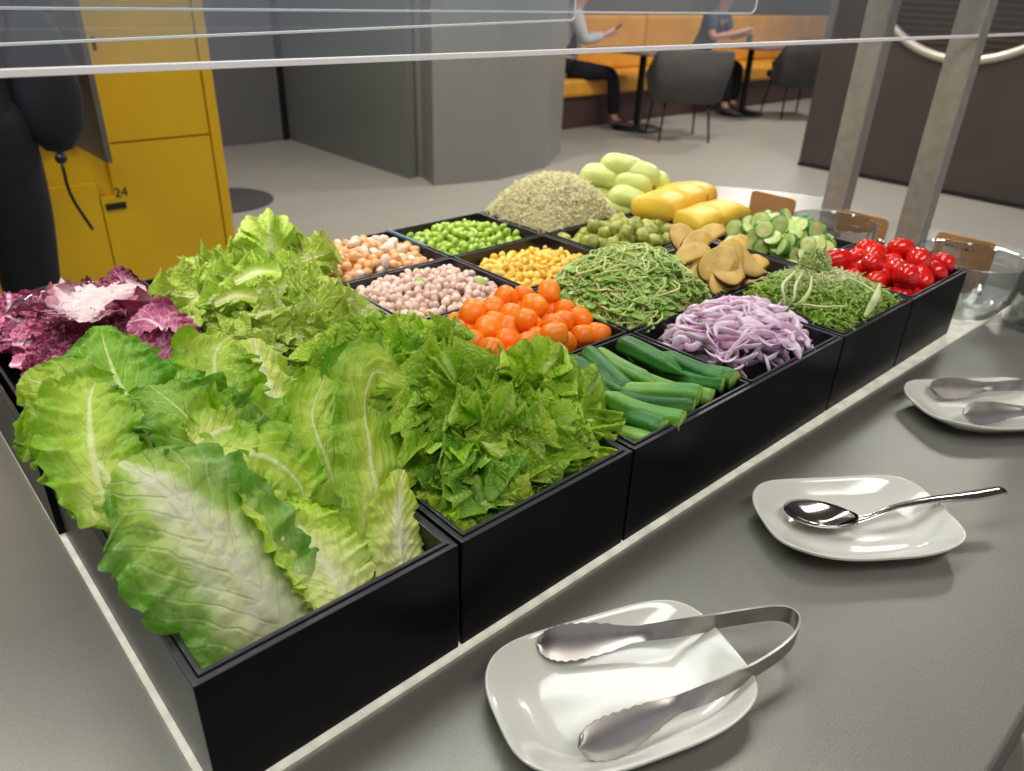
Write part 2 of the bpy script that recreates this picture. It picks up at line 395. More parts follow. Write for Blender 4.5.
# dark partition on the right, with a round window
XR = at(798, 165, 0).x; YR = at(798, 165, 0).y
bm = bmesh.new()
cy, cz, cr = YR - 1.04 + .0, 1.72, .80
pc = atx(955, 60, XR); cy = pc.y - .02; cz = pc.z + cr
nseg = 64
ring = [bm.verts.new((XR, cy + cr * math.cos(2 * PI * i / nseg), cz + cr * math.sin(2 * PI * i / nseg))) for i in range(nseg)]
out = []
y0, y1, z0, z1 = -2.5, YR, 0, 3.2
for i in range(nseg):
    a = 2 * PI * i / nseg; dx, dz = math.cos(a), math.sin(a)
    k = min((y1 - cy) / dx if dx > 1e-6 else 1e9, (y0 - cy) / dx if dx < -1e-6 else 1e9, (z1 - cz) / dz if dz > 1e-6 else 1e9, (z0 - cz) / dz if dz < -1e-6 else 1e9)
    out.append(bm.verts.new((XR, cy + dx * k, cz + dz * k)))
for i in range(nseg):
    j = (i + 1) % nseg; bm.faces.new((ring[i], ring[j], out[j], out[i]))
corners = [(y0, z0), (y0, z1), (y1, z0), (y1, z1)]
for cyy, czz in corners:
    a = math.atan2(czz - cz, cyy - cy) % (2 * PI); i = int(a / (2 * PI) * nseg) % nseg; j = (i + 1) % nseg
    v = bm.verts.new((XR, cyy, czz)); bm.faces.new((out[i], out[j], v))
r = bmesh.ops.extrude_face_region(bm, geom=bm.faces[:])
for e in r['geom']:
    if isinstance(e, bmesh.types.BMVert): e.co.x += .14
bmesh.ops.recalc_face_normals(bm, faces=bm.faces[:])
struct(bmk('wall_right', bm, M['wall_dark']))
w = empty('window_1', (XR, cy, cz)); w['kind'] = 'structure'
vs = []; fs = []
P = [V((0, cr * math.cos(a), cr * math.sin(a))) for a in [2 * PI * i / 64 for i in range(65)]]
tubedata(P, .03, 8, cap=False, vs=vs, fs=fs, up=V((1, 0, 0))); mk('window_frame', vs, fs, M['ringm'], w)
bm = bmesh.new(); bmesh.ops.create_circle(bm, cap_ends=True, radius=cr, segments=64)
bmesh.ops.rotate(bm, verts=bm.verts[:], matrix=Matrix.Rotation(PI / 2, 3, 'Y')); bmesh.ops.translate(bm, verts=bm.verts[:], vec=(.1, 0, 0))
bmk('blind', bm, M['slats'], w)
struct(box('baseboard_right', XR - .012, -2.5, 0, XR, YR, .03, M['blackmetal']))
struct(box('wall_left', -4.1, -4, 0, -4, 7, 3.2, M['wall_col']))
struct(box('ceiling', -4, -4, 3.2, 14, 7, 3.3, simple('ceiling_paint', C(120, 118, 116), .8)))

# round dark mat on the floor beside the lockers
p = at(222, 201, 0)
bm = bmesh.new(); bmesh.ops.create_cone(bm, cap_ends=True, radius1=.31, radius2=.31, depth=.008, segments=64)
bev(bm, .002); tag(bmk('floor_mat', bm, M['mat'], loc=(p.x - .0, p.y, .005)), 'round dark floor mat beside the yellow lockers', 'mat')

# ------------------------------------------------------------------ lockers
YL = 2.55
lk = empty('locker_cabinet', (.6, YL, 0), 'yellow locker cabinet with many doors and one door standing open', 'locker')
xr = aty(236, 240, YL).x; xs = aty(226, 240, YL).x; xl = aty(114, 194, YL).x; xl2 = aty(100, 198, YL).x
zA = aty(165, 138.5, YL).z; zN = aty(107, 197, YL).z; zt = 2.0
dx = xs - xl                                    # column width
OX, OY = .6, YL
def lbox(name, x0, y0, z0, x1, y1, z1, mat, b=.002, parent=lk):
    return box(name, x0 - OX, y0 - OY, z0, x1 - OX, y1 - OY, z1, mat, parent, b=b)
lbox('side_panel', xs + .002, YL - .004, 0, xr, YL + .5, zt, M['yellow'], .003)
lbox('body', xs - 4 * dx, YL + .02, 0.0, xs, YL + .5, zt, M['yellow'], .003)
hgt = zA - .06
# lower right door with the notch that carries its number
bm = bmesh.new()
outl = [(xl2 + .002, .07), (xs - .002, .07), (xs - .002, zA - .003), (xl + .002, zA - .003), (xl + .002, zN), (xl2 + .002, zN)]
a = [bm.verts.new((x - OX, -.0, z)) for x, z in outl]; f = bm.faces.new(a)
r = bmesh.ops.extrude_face_region(bm, geom=[f])
for e in r['geom']:
    if isinstance(e, bmesh.types.BMVert): e.co.y += .018
bmesh.ops.recalc_face_normals(bm, faces=bm.faces[:]); bev(bm, .0015)
d24 = bmk('door', bm, M['yellow'], lk)
h = aty(116, 206, YL)
box('handle', h.x - .033 - OX, -.006, h.z - .011, h.x + .033 - OX, .004, h.z + .011, M['blackmetal'], d24, b=.002)
fc = bpy.data.curves.new('number', 'FONT'); fc.body = '24'; fc.size = .045; fc.extrude = .0006; fc.align_x = 'CENTER'
fo = bpy.data.objects.new('number', fc); col.objects.link(fo); fo.parent = d24; fo.rotation_euler = (PI / 2, 0, 0)
q = aty(121, 193, YL); fc.materials.append(M['blackmetal'])
dg = bpy.context.evaluated_depsgraph_get(); me24 = bpy.data.meshes.new_from_object(fo.evaluated_get(dg)); bpy.data.objects.remove(fo)
fo = bpy.data.objects.new('number', me24); col.objects.link(fo); fo.parent = d24; fo.rotation_euler = (PI / 2, 0, 0); fo.location = (q.x - OX, -.002, q.z - .012)
# lower doors further left
for k in range(1, 4):
    x1 = xl2 - (k - 1) * dx - .002; x0 = xl2 - k * dx + .002
    lbox('door', x0, YL, .07, x1, YL + .018, zN if k > 1 else zA - .12, M['yellow'])
# doors above
hh = .52
for r_ in range(2):
    z0 = zA + .003 + r_ * hh; z1 = z0 + hh - .006
    dd = lbox('door', xl + .002, YL, z0, xs - .002, YL + .018, z1, M['yellow'])
    if r_ == 0:
        q = aty(105, 43, YL); box('handle', xl + .03 - OX, -.006, q.z - .02, xl + .04 - OX, .004, q.z + .02, M['blackmetal'], dd, b=.002)
    if r_ == 1:
        lbox('door', xl - dx + .004, YL, z0, xl - .002, YL + .018, z1, M['yellow'])
# open compartment interior and its open door
zo = aty(75, 143, YL).z; xo = aty(75, 143, YL).x
lbox('compartment', xl - dx + .004, YL + .0, zo - .0, xl - .002, YL + .019, zA + hh, simple('compartment_dark', C(70, 66, 60), .6), .001)
q = aty(121, 165, YL - .3); qf = YL - .30
od = box('open_door', xo - .012 - OX, -.36, zo, xo + .004 - OX, .0, zA + .003 + 2 * hh, M['lockgrey'], lk, b=.002)
box('door_skin', xo + .004 - OX, -.36, zo, xo + .008 - OX, .0, zA + 2 * hh, M['yellow'], od, b=.001)

# ------------------------------------------------------------------ far seating
ben = empty('banquette_bench', (7, BY, 0), 'long orange upholstered wall bench with reddish brown base', 'bench')
box('base', -2.0, .02, 0, 6.5, .6, .30, M['benchbase'], ben, b=.01)
box('seat', -2.0, -.03, .30, 6.5, .62, .46, M['bench'], ben, b=.03)
for k in range(7):
    box('back_cushion', -2.0 + k * 1.2, .58, .46, -2.01 + (k + 1) * 1.2, .80, aty(620, 15, BY + .6).z, M['bench'], ben, b=.03)
box('ledge', -2.0, .8, 0, 6.5, .98, aty(620, 15, BY + .6).z - .02, M['benchbase'], ben, b=.01)
def table(p, label, w=.38):
    t = empty('cafe_table', p, label, 'table', 'cafe tables by the bench')
    box('tabletop', -w, -w, .715, w, w, .74, M['tabletop'], t, b=.008)
    lathe('pole', [(.035, .03), (.035, .71), (.1, .715)], M['blackmetal'], t, 20)
    lathe('base', [(0, 0), (.24, 0), (.25, .008), (.24, .022), (.06, .035), (.04, .05), (0, .05)], M['blackmetal'], t, 40)
    return t
t1 = at(636, 129, 0); t2 = at(741, 114, 0)
table(t1, 'cafe table with black round base nearer the person in a vest'); table(t2, 'cafe table in front of the person in a blue shirt')
tp3 = at(835, 100, 0); table((tp3.x + .3, tp3.y + .3, 0), 'cafe table partly hidden behind the dark partition')
def chair(p, rz, label):
    t = empty('tub_chair', p, label, 'chair', 'grey tub chairs', rz)
    # local: faces +y ; back at -y
    box('seat', -.25, -.2, .40, .25, .27, .48, M['chair'], t, b=.03)
    vs, fs = [], []; n = 24
    for i in range(n + 1):
        u = i / n; a = -PI * .98 + u * PI * .96
        cx_, cy_ = .36 * math.copysign(abs(math.cos(a)) ** .45, math.cos(a)), .30 * math.copysign(abs(math.sin(a)) ** .45, math.sin(a)) * 1.0
        top = .80 - .20 * max(0, abs(2 * u - 1) - .62) / .38
        for (k, zz, off) in ((0, .34, -.07), (1, .36, -.02), (2, top - .02, .03), (3, top, .01), (4, top - .02, -.015), (5, .38, -.09)):
            s_ = 1 + off / .3
            vs.append((cx_ * s_, cy_ * s_ + .03, zz))
    for i in range(n):
        for k in range(6):
            fs.append((i * 6 + k, i * 6 + (k + 1) % 6, (i + 1) * 6 + (k + 1) % 6, (i + 1) * 6 + k))
    fs.append(tuple(range(6))); fs.append(tuple(n * 6 + k for k in range(6))[::-1])
    mk('backrest', vs, fs, M['chair'], t)
    for sx in (-1, 1):
        for sy in (-1, 1):
            tube('leg', [(sx * .2, sy * .17 + .02, .42), (sx * .24, sy * .23 + .02, 0.0)], [.014, .009], M['blackmetal'], t)
    return t
c1 = at(690, 140, 0); chair((c1.x - .05, c1.y + .12, 0), -.62, 'grey tub chair with thin dark legs, nearer to the food counter')
c2 = at(785, 117, 0); chair((c2.x + .1, c2.y, 0), -.5, 'grey tub chair beside the edge of the dark partition')

# ------------------------------------------------------------------ people
def skinmesh(name, chains, mat, parent, sub=2):
    """chains: list of lists of (point, radius); chain starts may refer to earlier vertices by index tuple ('@', i)"""
    vs, es, rs = [], [], []; ids = []
    for ch in chains:
        prev = None; cur = []
        for it in ch:
            if it[0] == '@': k = ids[it[1]][it[2]]
            else:
                k = len(vs); vs.append(it[0]); rs.append(it[1])
            if prev is not None: es.append((prev, k))
            prev = k; cur.append(k)
        ids.append(cur)
    me = bpy.data.meshes.new(name); me.from_pydata([tuple(v) for v in vs], es, [])
    me.materials.append(mat)
    o = bpy.data.objects.new(name, me); col.objects.link(o); o.parent = parent
    md = o.modifiers.new('Skin', 'SKIN'); md.use_smooth_shade = True
    if not me.skin_vertices: bpy.context.view_layer.objects.active = o
    for i, sv in enumerate(me.skin_vertices[0].data):
        r = rs[i]; sv.radius = r if isinstance(r, tuple) else (r, r); sv.use_root = (i == 0)
    s = o.modifiers.new('Sub', 'SUBSURF'); s.levels = sub; s.render_levels = sub
    return o
def lerp(a, b, t): return V(a) * (1 - t) + V(b) * t
def person(name, loc, rz, label, J, shirt, trous, sleeves=1.0, shoes='shoe'):
    """J: joint dict in local metres (x right, y forward, z up)."""
    P = empty('person', loc, label, 'person', None, rz)
    g = lambda k: V(J[k])
    ch = [[(g('pelvis'), (.13, .10)), (g('waist'), (.115, .09)), (g('chest'), (.14, .10)), (g('neck'), .052), (g('head') - V((0, 0, .06)), .065), (g('head') + V((0, 0, .02)), .088), (g('head') + V((0, 0, .09)), .065)]]
    for s in 'LR':
        ch.append([('@', 0, 2), (g('sh' + s), .055), (g('el' + s), .042), (g('wr' + s), .028), (g('ha' + s), .036)])
        ci = len(ch) - 1
        w, h = g('wr' + s), g('ha' + s); dr = (h - w).normalized(); sd = dr.cross(V((0, 0, 1))).normalized()
        for q in range(5):
            off = (q - 2) * .018; L = (.075, .085, .08, .065, .055)[q] if q else .05
            b_ = h + sd * off + dr * .02; 
            ch.append([('@', ci, 4), (b_ + dr * L * .5 + (sd * -.02 if q == 0 else V((0, 0, 0))), .009), (b_ + dr * L + V((0, 0, -.02)), .008)])
        ch.append([('@', 0, 0), (g('hip' + s), .085), (g('kn' + s), .06), (g('an' + s), .04), (g('to' + s), .035)])
    skinmesh('body', ch, M['skin'], P)
    # head details
    hd = g('head'); face = V(J.get('look', (0, 1, 0))).normalized()
    sdv = face.cross(V((0, 0, 1))).normalized()
    lathe('hair', [(0, .125), (.05, .115), (.085, .085), (.1, .04), (.1, -.0), (.085, -.03)], M['hair'], P, 24, loc=hd - face * .018 + V((0, 0, .01)))
    # clothing
    sc = [[(g('pelvis') - V((0, 0, .10)), (.165, .135)), (g('pelvis') + V((0, 0, .04)), (.16, .13)), (g('waist'), (.145, .115)), (g('chest'), (.165, .122)), (g('neck') - V((0, 0, .04)), .075)]]
    for s in 'LR':
        e = lerp(J['el' + s], J['wr' + s], .85) if sleeves >= 1 else lerp(J['sh' + s], J['el' + s], .75)
        if sleeves >= 1: sc.append([('@', 0, 3), (g('sh' + s), .075), (g('el' + s), .058), (e, .045)])
        else: sc.append([('@', 0, 3), (g('sh' + s), .078), (e, .066)])
    skinmesh('shirt', sc, shirt, P)
    tc = [[(g('pelvis') + V((0, 0, .12)), (.15, .125)), (g('pelvis') - V((0, 0, .03)), (.16, .13))]]
    for s in 'LR': tc.append([('@', 0, 1), (g('hip' + s), .098), (g('kn' + s), .072), (lerp(J['kn' + s], J['an' + s], .93), .066)])
    skinmesh('trousers', tc, trous, P)
    for s in 'LR':
        a, b_ = g('an' + s), g('to' + s); dr = (b_ - a); dr.z = 0; dr.normalize()
        tube('shoe', [a + dr * -.06 + V((0, 0, -.03)), a + V((0, 0, -.02)) + dr * .02, b_ + V((0, 0, 0)) + dr * .02, b_ + dr * .09], [.034, .048, .044, .02], M[shoes], P, 12, n=10, flat=.8)
    return P
# standing at the lockers, back to us
pS = aty(-36, 130, 1.95)
px_, py_ = pS.x, 1.95
J = dict(pelvis=(0, 0, .92), waist=(0, 0, 1.08), chest=(0, .02, 1.34), neck=(0, .03, 1.50), head=(0, .08, 1.64), look=(0, 1, -.3),
         shL=(-.19, .02, 1.42), elL=(-.27, .12, 1.16), wrL=(-.2, .34, 1.18), haL=(-.17, .42, 1.2),
         shR=(.19, .02, 1.42), elR=(.25, .12, 1.16), wrR=(.2, .36, 1.2), haR=(.19, .44, 1.22),
         hipL=(-.1, 0, .86), knL=(-.19, .03, .48), anL=(-.24, 0, .09), toL=(-.25, .1, .04),
         hipR=(.09, 0, .86), knR=(.07, .04, .48), anR=(.06, 0, .09), toR=(.07, .1, .04))
st = person('person', (px_ - .02, py_, 0), 0, 'person in dark jacket and dark trousers standing at the open locker', J, M['darkcloth'], M['trousers'], 1.0, 'blackmetal')
bg = at
# dark bag with a hanging drawstring at the hip
q1 = aty(50, 110, 1.9); q2 = aty(52, 150, 1.9)
bag = empty('shoulder_bag', (q1.x, 1.9, q2.z), 'black soft bag with a knotted drawstring hanging at the hip', 'bag')
lathe('bag_body', [(0, -.01), (.03, .0), (.065, .05), (.078, .13), (.07, .22), (.045, .30), (.0, .32)], M['darkcloth'], bag, 24, sy=.7)
tube('drawstring', [(-.01, -.03, .0), (-.015, -.06, -.03), (-.012, -.06, -.10), (.018, -.06, -.19)], .0045, M['blackmetal'], bag, 6, n=12)
bm = bmesh.new(); bmesh.ops.create_icosphere(bm, subdivisions=2, radius=.014); bmk('knot', bm, M['blackmetal'], bag, True, loc=(-.012, -.05, -.012))
# seated with phone
def seated(loc, rz, label, shirt, sleeves, cross=False, armsup=True, lean=.0, wide=1):
    J = dict(pelvis=(0, 0, .54), waist=(0, .02, .70), chest=(0, .05 + lean, .94), neck=(0, .08 + lean, 1.08), head=(0, .13 + lean, 1.21), look=(0, 1, -.5),
             shL=(-.18, .05 + lean, 1.02), elL=(-.23, .13 + lean, .80), wrL=(-.07, .36 + lean, .84), haL=(-.01, .42 + lean, .86),
             shR=(.18, .05 + lean, 1.02), elR=(.23, .13 + lean, .80), wrR=(.10, .37 + lean, .86), haR=(.04, .43 + lean, .89),
             hipL=(-.1, .06, .53), knL=(-.13, .46, .50), anL=(-.15, .44, .09), toL=(-.15, .56, .04),
             hipR=(.1, .06, .53), knR=(.16, .46, .52), anR=(.19, .50, .09), toR=(.2, .62, .04))
    if cross: J.update(knL=(-.2, .42, .5), anL=(-.2, .38, .09), toL=(-.2, .5, .04))
    return person('person', loc, rz, label, J, shirt, M['trousers'], sleeves)
b1 = at(600, 126, 0)
sp = seated((b1.x - .33, BY + .22, 0), PI + .95, 'person in dark vest over pale shirt sitting on the bench holding a phone', M['white_cloth'], 1.0, True)
# vest over the shirt
skinmesh('vest', [[(V((0, .0, .62)), (.16, .13)), (V((0, .02, .70)), (.158, .128)), (V((0, .05, .92)), (.178, .135)), (V((0, .06, 1.0)), (.12, .1))]], M['vest'], sp)
ph = box('phone', -.04, -.075, -.005, .04, .075, .005, M['phone'], b=.003, rot=(.6, 0, PI + .95))
R3 = Matrix.Rotation(PI + .95, 3, 'Z'); ph.location = V((b1.x - .33, BY + .22, 0)) + R3 @ V((.015, .47, .90))
tag(ph, 'dark phone held by the person in the vest', 'phone')
b2 = aty(706, 30, BY + .2)
sp2 = seated((b2.x, BY + .25, 0), PI + .15, 'person in dark blue short sleeved shirt leaning on a cafe table', M['polo'], .5, False, lean=.12)
gb = lathe('green_bottle', [(0, 0), (.03, 0), (.032, .01), (.032, .12), (.012, .17), (.012, .2), (0, .2)], M['greenbottle'], None, 20, loc=(t2.x + .08, t2.y + .1, .74))
tag(gb, 'small green bottle standing on the far cafe table', 'bottle')

# ------------------------------------------------------------------ counter, light panel
endc = [(.93, .56), (1.0, .60), (1.22, .64), (1.336, .62), (1.40, .52), (1.435, .44), (1.43, .36), (1.40, .27), (1.38, .15), (1.37, 0), (1.37, -.28)]
yf = at(990, 766, .9).y
cpts = [(-1.2, yf)] + [(1.37, yf)] + [(p[0], p[1]) for p in endc[:-1][::-1]] + [(-1.2, .55)]
ct = prism('serving_counter', cpts, .862, TOP, M['counter'], b=.0015)
tag(ct, 'brushed grey steel serving counter carrying the food boxes and plates', 'counter')
box('front_apron', -1.2, yf + .015, .0, 1.36, yf + .04, .862, simple('apron', C(110, 106, 102), .5), ct)
lp = [(-.0022, -.0016), (.45, -.0030), (.95, -.0125), (1.13, -.020), (1.13, .10), (1.02, .16), (.93, .20), (.91, .53), (-.0022, .53)]
lpo = prism('light_panel', lp, TOP + .0002, TOP + .003, M['ice'])
tag(lpo, 'glowing frosted light panel under the black boxes', 'light panel')

# ------------------------------------------------------------------ black boxes and pans
def openbox(name, x0, y0, x1, y1, zb, zt, wall, mat, parent=None, taper=0.0, lip=0.0, bevel=.0007):
    bm = bmesh.new()
    def ring(x0, y0, x1, y1, z): return [bm.verts.new(p) for p in ((x0, y0, z), (x1, y0, z), (x1, y1, z), (x0, y1, z))]
    cx_, cy_ = (x0 + x1) / 2, (y0 + y1) / 2
    i = taper
    rs = [ring(x0 + i + lip, y0 + i + lip, x1 - i - lip, y1 - i - lip, zb)]
    if lip: rs += [ring(x0 + lip, y0 + lip, x1 - lip, y1 - lip, zt - .003), ring(x0, y0, x1, y1, zt - .003)]
    rs += [ring(x0, y0, x1, y1, zt), ring(x0 + wall, y0 + wall, x1 - wall, y1 - wall, zt),
           ring(x0 + wall + i, y0 + wall + i, x1 - wall - i, y1 - wall - i, zb + .002)]
    for a, b in zip(rs, rs[1:]):
        for k in range(4): bm.faces.new((a[k], a[(k + 1) % 4], b[(k + 1) % 4], b[k]))
    bm.faces.new(rs[0][::-1]); bm.faces.new(rs[-1])
    bmesh.ops.recalc_face_normals(bm, faces=bm.faces[:])
    bev(bm, bevel, 2); bm.normal_update()
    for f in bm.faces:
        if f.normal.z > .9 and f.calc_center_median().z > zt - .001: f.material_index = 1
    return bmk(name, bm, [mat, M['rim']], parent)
ZB = TOP + .0035
G = .0011
boxes = [((0, 1), (0, 2), 'tall black box holding the romaine leaves, at the near corner'),
         ((0, 1), (2, 4), 'tall black box holding the purple radicchio'),
         ((1, 2), (0, 2), 'tall black box holding the dark green leaf lettuce'),
         ((1, 2), (2, 4), 'tall black box holding the pale frilly lettuce'),
         ((2, 4), (0, 2), 'wide black box around the okra, onion, carrot and shoot pans'),
         ((2, 4), (2, 4), 'wide black box around the corn, bean, chickpea and edamame pans'),
         ((4, 5), (0, 2), 'black box around the frisee and sweet potato pans'),
         ((5, 6), (0, 2), 'black box around the tomato and cucumber pans'),
         ((4, 6), (2, 4), 'wide black box at the far end under sprouts and yellow fruit')]
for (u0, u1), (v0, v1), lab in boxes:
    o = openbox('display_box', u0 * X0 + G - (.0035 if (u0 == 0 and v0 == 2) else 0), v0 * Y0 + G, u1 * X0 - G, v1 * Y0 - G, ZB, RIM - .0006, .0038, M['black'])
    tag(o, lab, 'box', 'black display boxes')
def cell(u, v, du=1, dv=1, ins=.0045):
    return u * X0 + ins, v * Y0 + ins, (u + du) * X0 - ins, (v + dv) * Y0 - ins
def pan(u, v, depth, label, du=1, dv=1, name='food_pan'):
    x0, y0, x1, y1 = u * X0 + G, v * Y0 + G, (u + du) * X0 - G, (v + dv) * Y0 - G
    i = .0037
    if u in (0, 2, 4, 5) or du > 1: x0 += i
    if u + du in (1, 2, 4, 5, 6): x1 -= i
    if u == 4 and v >= 2: x1 += i
    if u == 5 and v >= 2: x0 -= i
    if u == 1: x0 += i
    if v in (0, 2): y0 += i
    if v + dv in (2, 4): y1 -= i
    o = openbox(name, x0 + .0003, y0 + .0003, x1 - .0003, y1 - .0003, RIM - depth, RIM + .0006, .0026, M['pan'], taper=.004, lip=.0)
    return tag(o, label, 'pan', 'black food pans')
for (v, lab) in ((0, 'romaine leaves'),): pan(0, 0, .072, 'deep black pan under the romaine leaves', 1, 2)
pan(0, 2, .06, 'deep black pan under the purple radicchio', 1, 2)
pan(1, 0, .06, 'deep black pan under the dark green leaf lettuce', 1, 2)
pan(1, 2, .06, 'deep black pan under the pale frilly lettuce', 1, 2)
fl = {(2, 0): (.038, 'okra pods'), (3, 0): (.04, 'sliced red onion'), (4, 0): (.04, 'curly frisee'), (5, 0): (.035, 'red tomatoes'),
      (2, 1): (.04, 'small carrots'), (3, 1): (.04, 'green pea shoots'), (4, 1): (.04, 'sweet potato slices'), (5, 1): (.04, 'cucumber slices'),
      (2, 2): (.038, 'pinkish beans'), (3, 2): (.042, 'yellow corn kernels'), (4, 2): (.035, 'olive green sprout vegetables'), (5, 2): (.03, 'yellow fruit pieces'),
      (2, 3): (.034, 'chickpeas'), (3, 3): (.036, 'green edamame beans'), (4, 3): (.04, 'alfalfa sprouts'), (5, 3): (.03, 'pale green fruit halves')}
for (u, v), (dp, w_) in fl.items(): pan(u, v, dp, 'black pan filled with ' + w_)
# blue rubber strip on the rim between chickpea and edamame pans
tg = tag(box('blue_strip', 3 * X0 - .002, 3.35 * Y0, RIM + .0007, 3 * X0 + .0016, 4 * Y0 - .002, RIM + .0016, simple('blue_tape', C(30, 100, 130), .4)), 'thin blue strip on the rim beside the edamame', 'tape')

# ------------------------------------------------------------------ piles of small things
def drop(x0, y0, x1, y1, zb, r, n, bump=.0, cx=.5, cy=.5, spread=.5, seed=1, pack=.84, cand=14, lim=None):
    """drop n balls; returns positions. bump = how much higher the middle may rise"""
    rg = random.Random(seed); P = []; gs = {}
    g = 2 * r
    w, h = x1 - x0, y1 - y0
    for i in range(n):
        best = None
        for c in range(cand):
            x = rg.uniform(x0 + r, x1 - r); y = rg.uniform(y0 + r, y1 - r)
            z = zb + r; kx, ky = int(x / g), int(y / g)
            for a in (-1, 0, 1):
                for b in (-1, 0, 1):
                    for q in gs.get((kx + a, ky + b), ()):
                        d2 = (q[0] - x) ** 2 + (q[1] - y) ** 2; D = 2 * r * pack
                        if d2 < D * D: z = max(z, q[2] + math.sqrt(D * D - d2))
            ux, uy = ((x - x0) / w - cx) / spread, ((y - y0) / h - cy) / spread
            s = z - bump * max(-.6, 1 - ux * ux - uy * uy)
            if best is None or s < best[0]: best = (s, x, y, z)
        _, x, y, z = best
        P.append((x, y, z)); gs.setdefault((int(x / g), int(y / g)), []).append((x, y, z))
    return P
def blob(name, sx, sy, sz, mat, dent=0, seed=0, sub=2, fn=None, noise_amp=0):
    bm = bmesh.new(); bmesh.ops.create_icosphere(bm, subdivisions=sub, radius=1)
    for v in bm.verts:
        p = v.co.copy()
        if noise_amp: p *= 1 + noise_amp * noise.noise(p * 1.6 + V((seed, 0, 0)))
        if fn: p = fn(p)
        v.co = V((p.x * sx, p.y * sy, p.z * sz))
    o = bmk(name, bm, mat, None, True); return o
def scatter(protos, P, labels, cat, group, seed=3, limit=300, stuffname=None, stufflabel=None, align=None, weights=None):
    rg = random.Random(seed)
    P = sorted(P, key=lambda p: -p[2] - .0 * p[1]); used = set(); rest = []
    for i, p in enumerate(P):
        k = rg.choices(range(len(protos)), weights)[0] if weights else rg.randrange(len(protos))
        pr = protos[k]
        rot = (rg.uniform(0, 6.28), rg.uniform(0, 6.28), rg.uniform(0, 6.28)) if align is None else align(rg)
        sc = rg.uniform(.9, 1.08)
        if i >= limit: rest.append((pr, p, rot, sc)); continue
        if k in used: o = copy_tree(pr)
        else: o = pr; used.add(k)
        o.location = p; o.rotation_euler = rot; o.scale = (sc, sc, sc)
        tag(o, labels[k] if isinstance(labels, (list, tuple)) else labels, cat, group)
    for k, pr in enumerate(protos):
        if k not in used:
            for ch in list(pr.children): bpy.data.objects.remove(ch)
            bpy.data.objects.remove(pr)
    if rest:
        bm = bmesh.new()
        from mathutils import Euler
        for pr, p, rot, sc in rest:
            nv = len(bm.verts); bm.from_mesh(pr.data); bm.verts.ensure_lookup_table()
            mt = Matrix.LocRotScale(V(p), Euler(rot), V((sc, sc, sc)))
            bmesh.ops.transform(bm, matrix=mt, verts=bm.verts[nv:])
        o = bmk(stuffname, bm, protos[0].data.materials[0], None, True)
        tag(o, stufflabel, cat, None, 'stuff')
# carrots: short rounded cylinders
def carrotproto(seed):
    rg = random.Random(seed); vs, fs = [], []
    L = rg.uniform(.0098, .0118); R = rg.uniform(.0100, .0110)
    prof = [(-1, 0), (-.98, .3), (-.92, .55), (-.80, .77), (-.6, .92), (-.3, .99), (0, 1.02), (.3, .99), (.6, .93), (.8, .79), (.92, .57), (.98, .3), (1, 0)]
    n = 20
    for z, r in prof:
        for k in range(n):
            a = 2 * PI * k / n; vs.append((R * r * math.cos(a) + .0006 * math.sin(3 * a + seed), R * r * math.sin(a), L * z))
    for i in range(len(prof) - 1):
        for k in range(n): fs.append((i * n + k, i * n + (k + 1) % n, (i + 1) * n + (k + 1) % n, (i + 1) * n + k))
    return mk('baby_carrot', vs, fs, M['carrot'])
x0, y0, x1, y1 = cell(2, 1)
P = drop(x0 + .002, y0 + .002, x1 - .002, y1 - .002, RIM - .034, .0103, 80, .004, .42, .5, .7, 5, .93, 60)
scatter([carrotproto(s) for s in range(5)], P, 'short rounded bright orange carrot piece in the carrot pan', 'carrot', 'orange carrot pieces', 4)
# chickpeas with white beans
def chick(seed):
    def fn(p):
        if p.z > .3: p = p + V((0, 0, .18 * max(0, 1 - (p.x ** 2 + p.y ** 2) * 6)))
        k = math.exp(-((p.x) ** 2) * 30) * (1 if p.z > -.2 else 0) * .07
        return p * (1 - k)
    return blob('chickpea', .0056, .0054, .0056, M['chickpea'], seed=seed, sub=3, fn=fn, noise_amp=.1)
def bean(name, mat, L=.0055, W=.0038, seed=0, curve=.35):
    def fn(p): return V((p.x, p.y + curve * (p.x ** 2) - .1, p.z))
    return blob(name, L, W, W * .85, mat, seed=seed, sub=2, fn=fn, noise_amp=.08)
x0, y0, x1, y1 = cell(2, 3)
P = drop(x0, y0, x1, y1, RIM - .030, .0054, 560, .026, .45, .45, .66, 8, .84, 24)
scatter([chick(1), chick(2), bean('white_bean', M['bean_white'], .0085, .0056, 3, .25)], P,
        ['tan round chickpea in the back chickpea pan', 'tan round chickpea in the back chickpea pan', 'off-white flat bean among the chickpeas'], 'legume', 'chickpeas and white beans', 5, 300,
        'chickpea_fill', 'chickpeas deeper in the chickpea pan', weights=[4, 4, 2.3])
x0, y0, x1, y1 = cell(2, 2)
P = drop(x0, y0, x1, y1, RIM - .030, .0044, 860, .013, .5, .5, .8, 9, .85, 22)
scatter([bean('pink_bean', M['bean_pink'], .0053, .0045, 1, .1), bean('pink_bean', M['bean_pink'], .0048, .0045, 2, .1), bean('green_bean_seed', M['bean_green'], .008, .0062, 3, .1), bean('brown_bean', M['bean_brown'], .0045, .004, 4, .1)], P,
        ['small pinkish white bean in the mixed bean pan', 'small pinkish white bean in the mixed bean pan', 'larger pale green bean among the pinkish beans', 'dark reddish brown bean among the pinkish beans'],
        'legume', 'mixed pinkish beans', 6, 300, 'bean_fill', 'pinkish beans deeper in the mixed bean pan', weights=[6, 6, .7, .3])
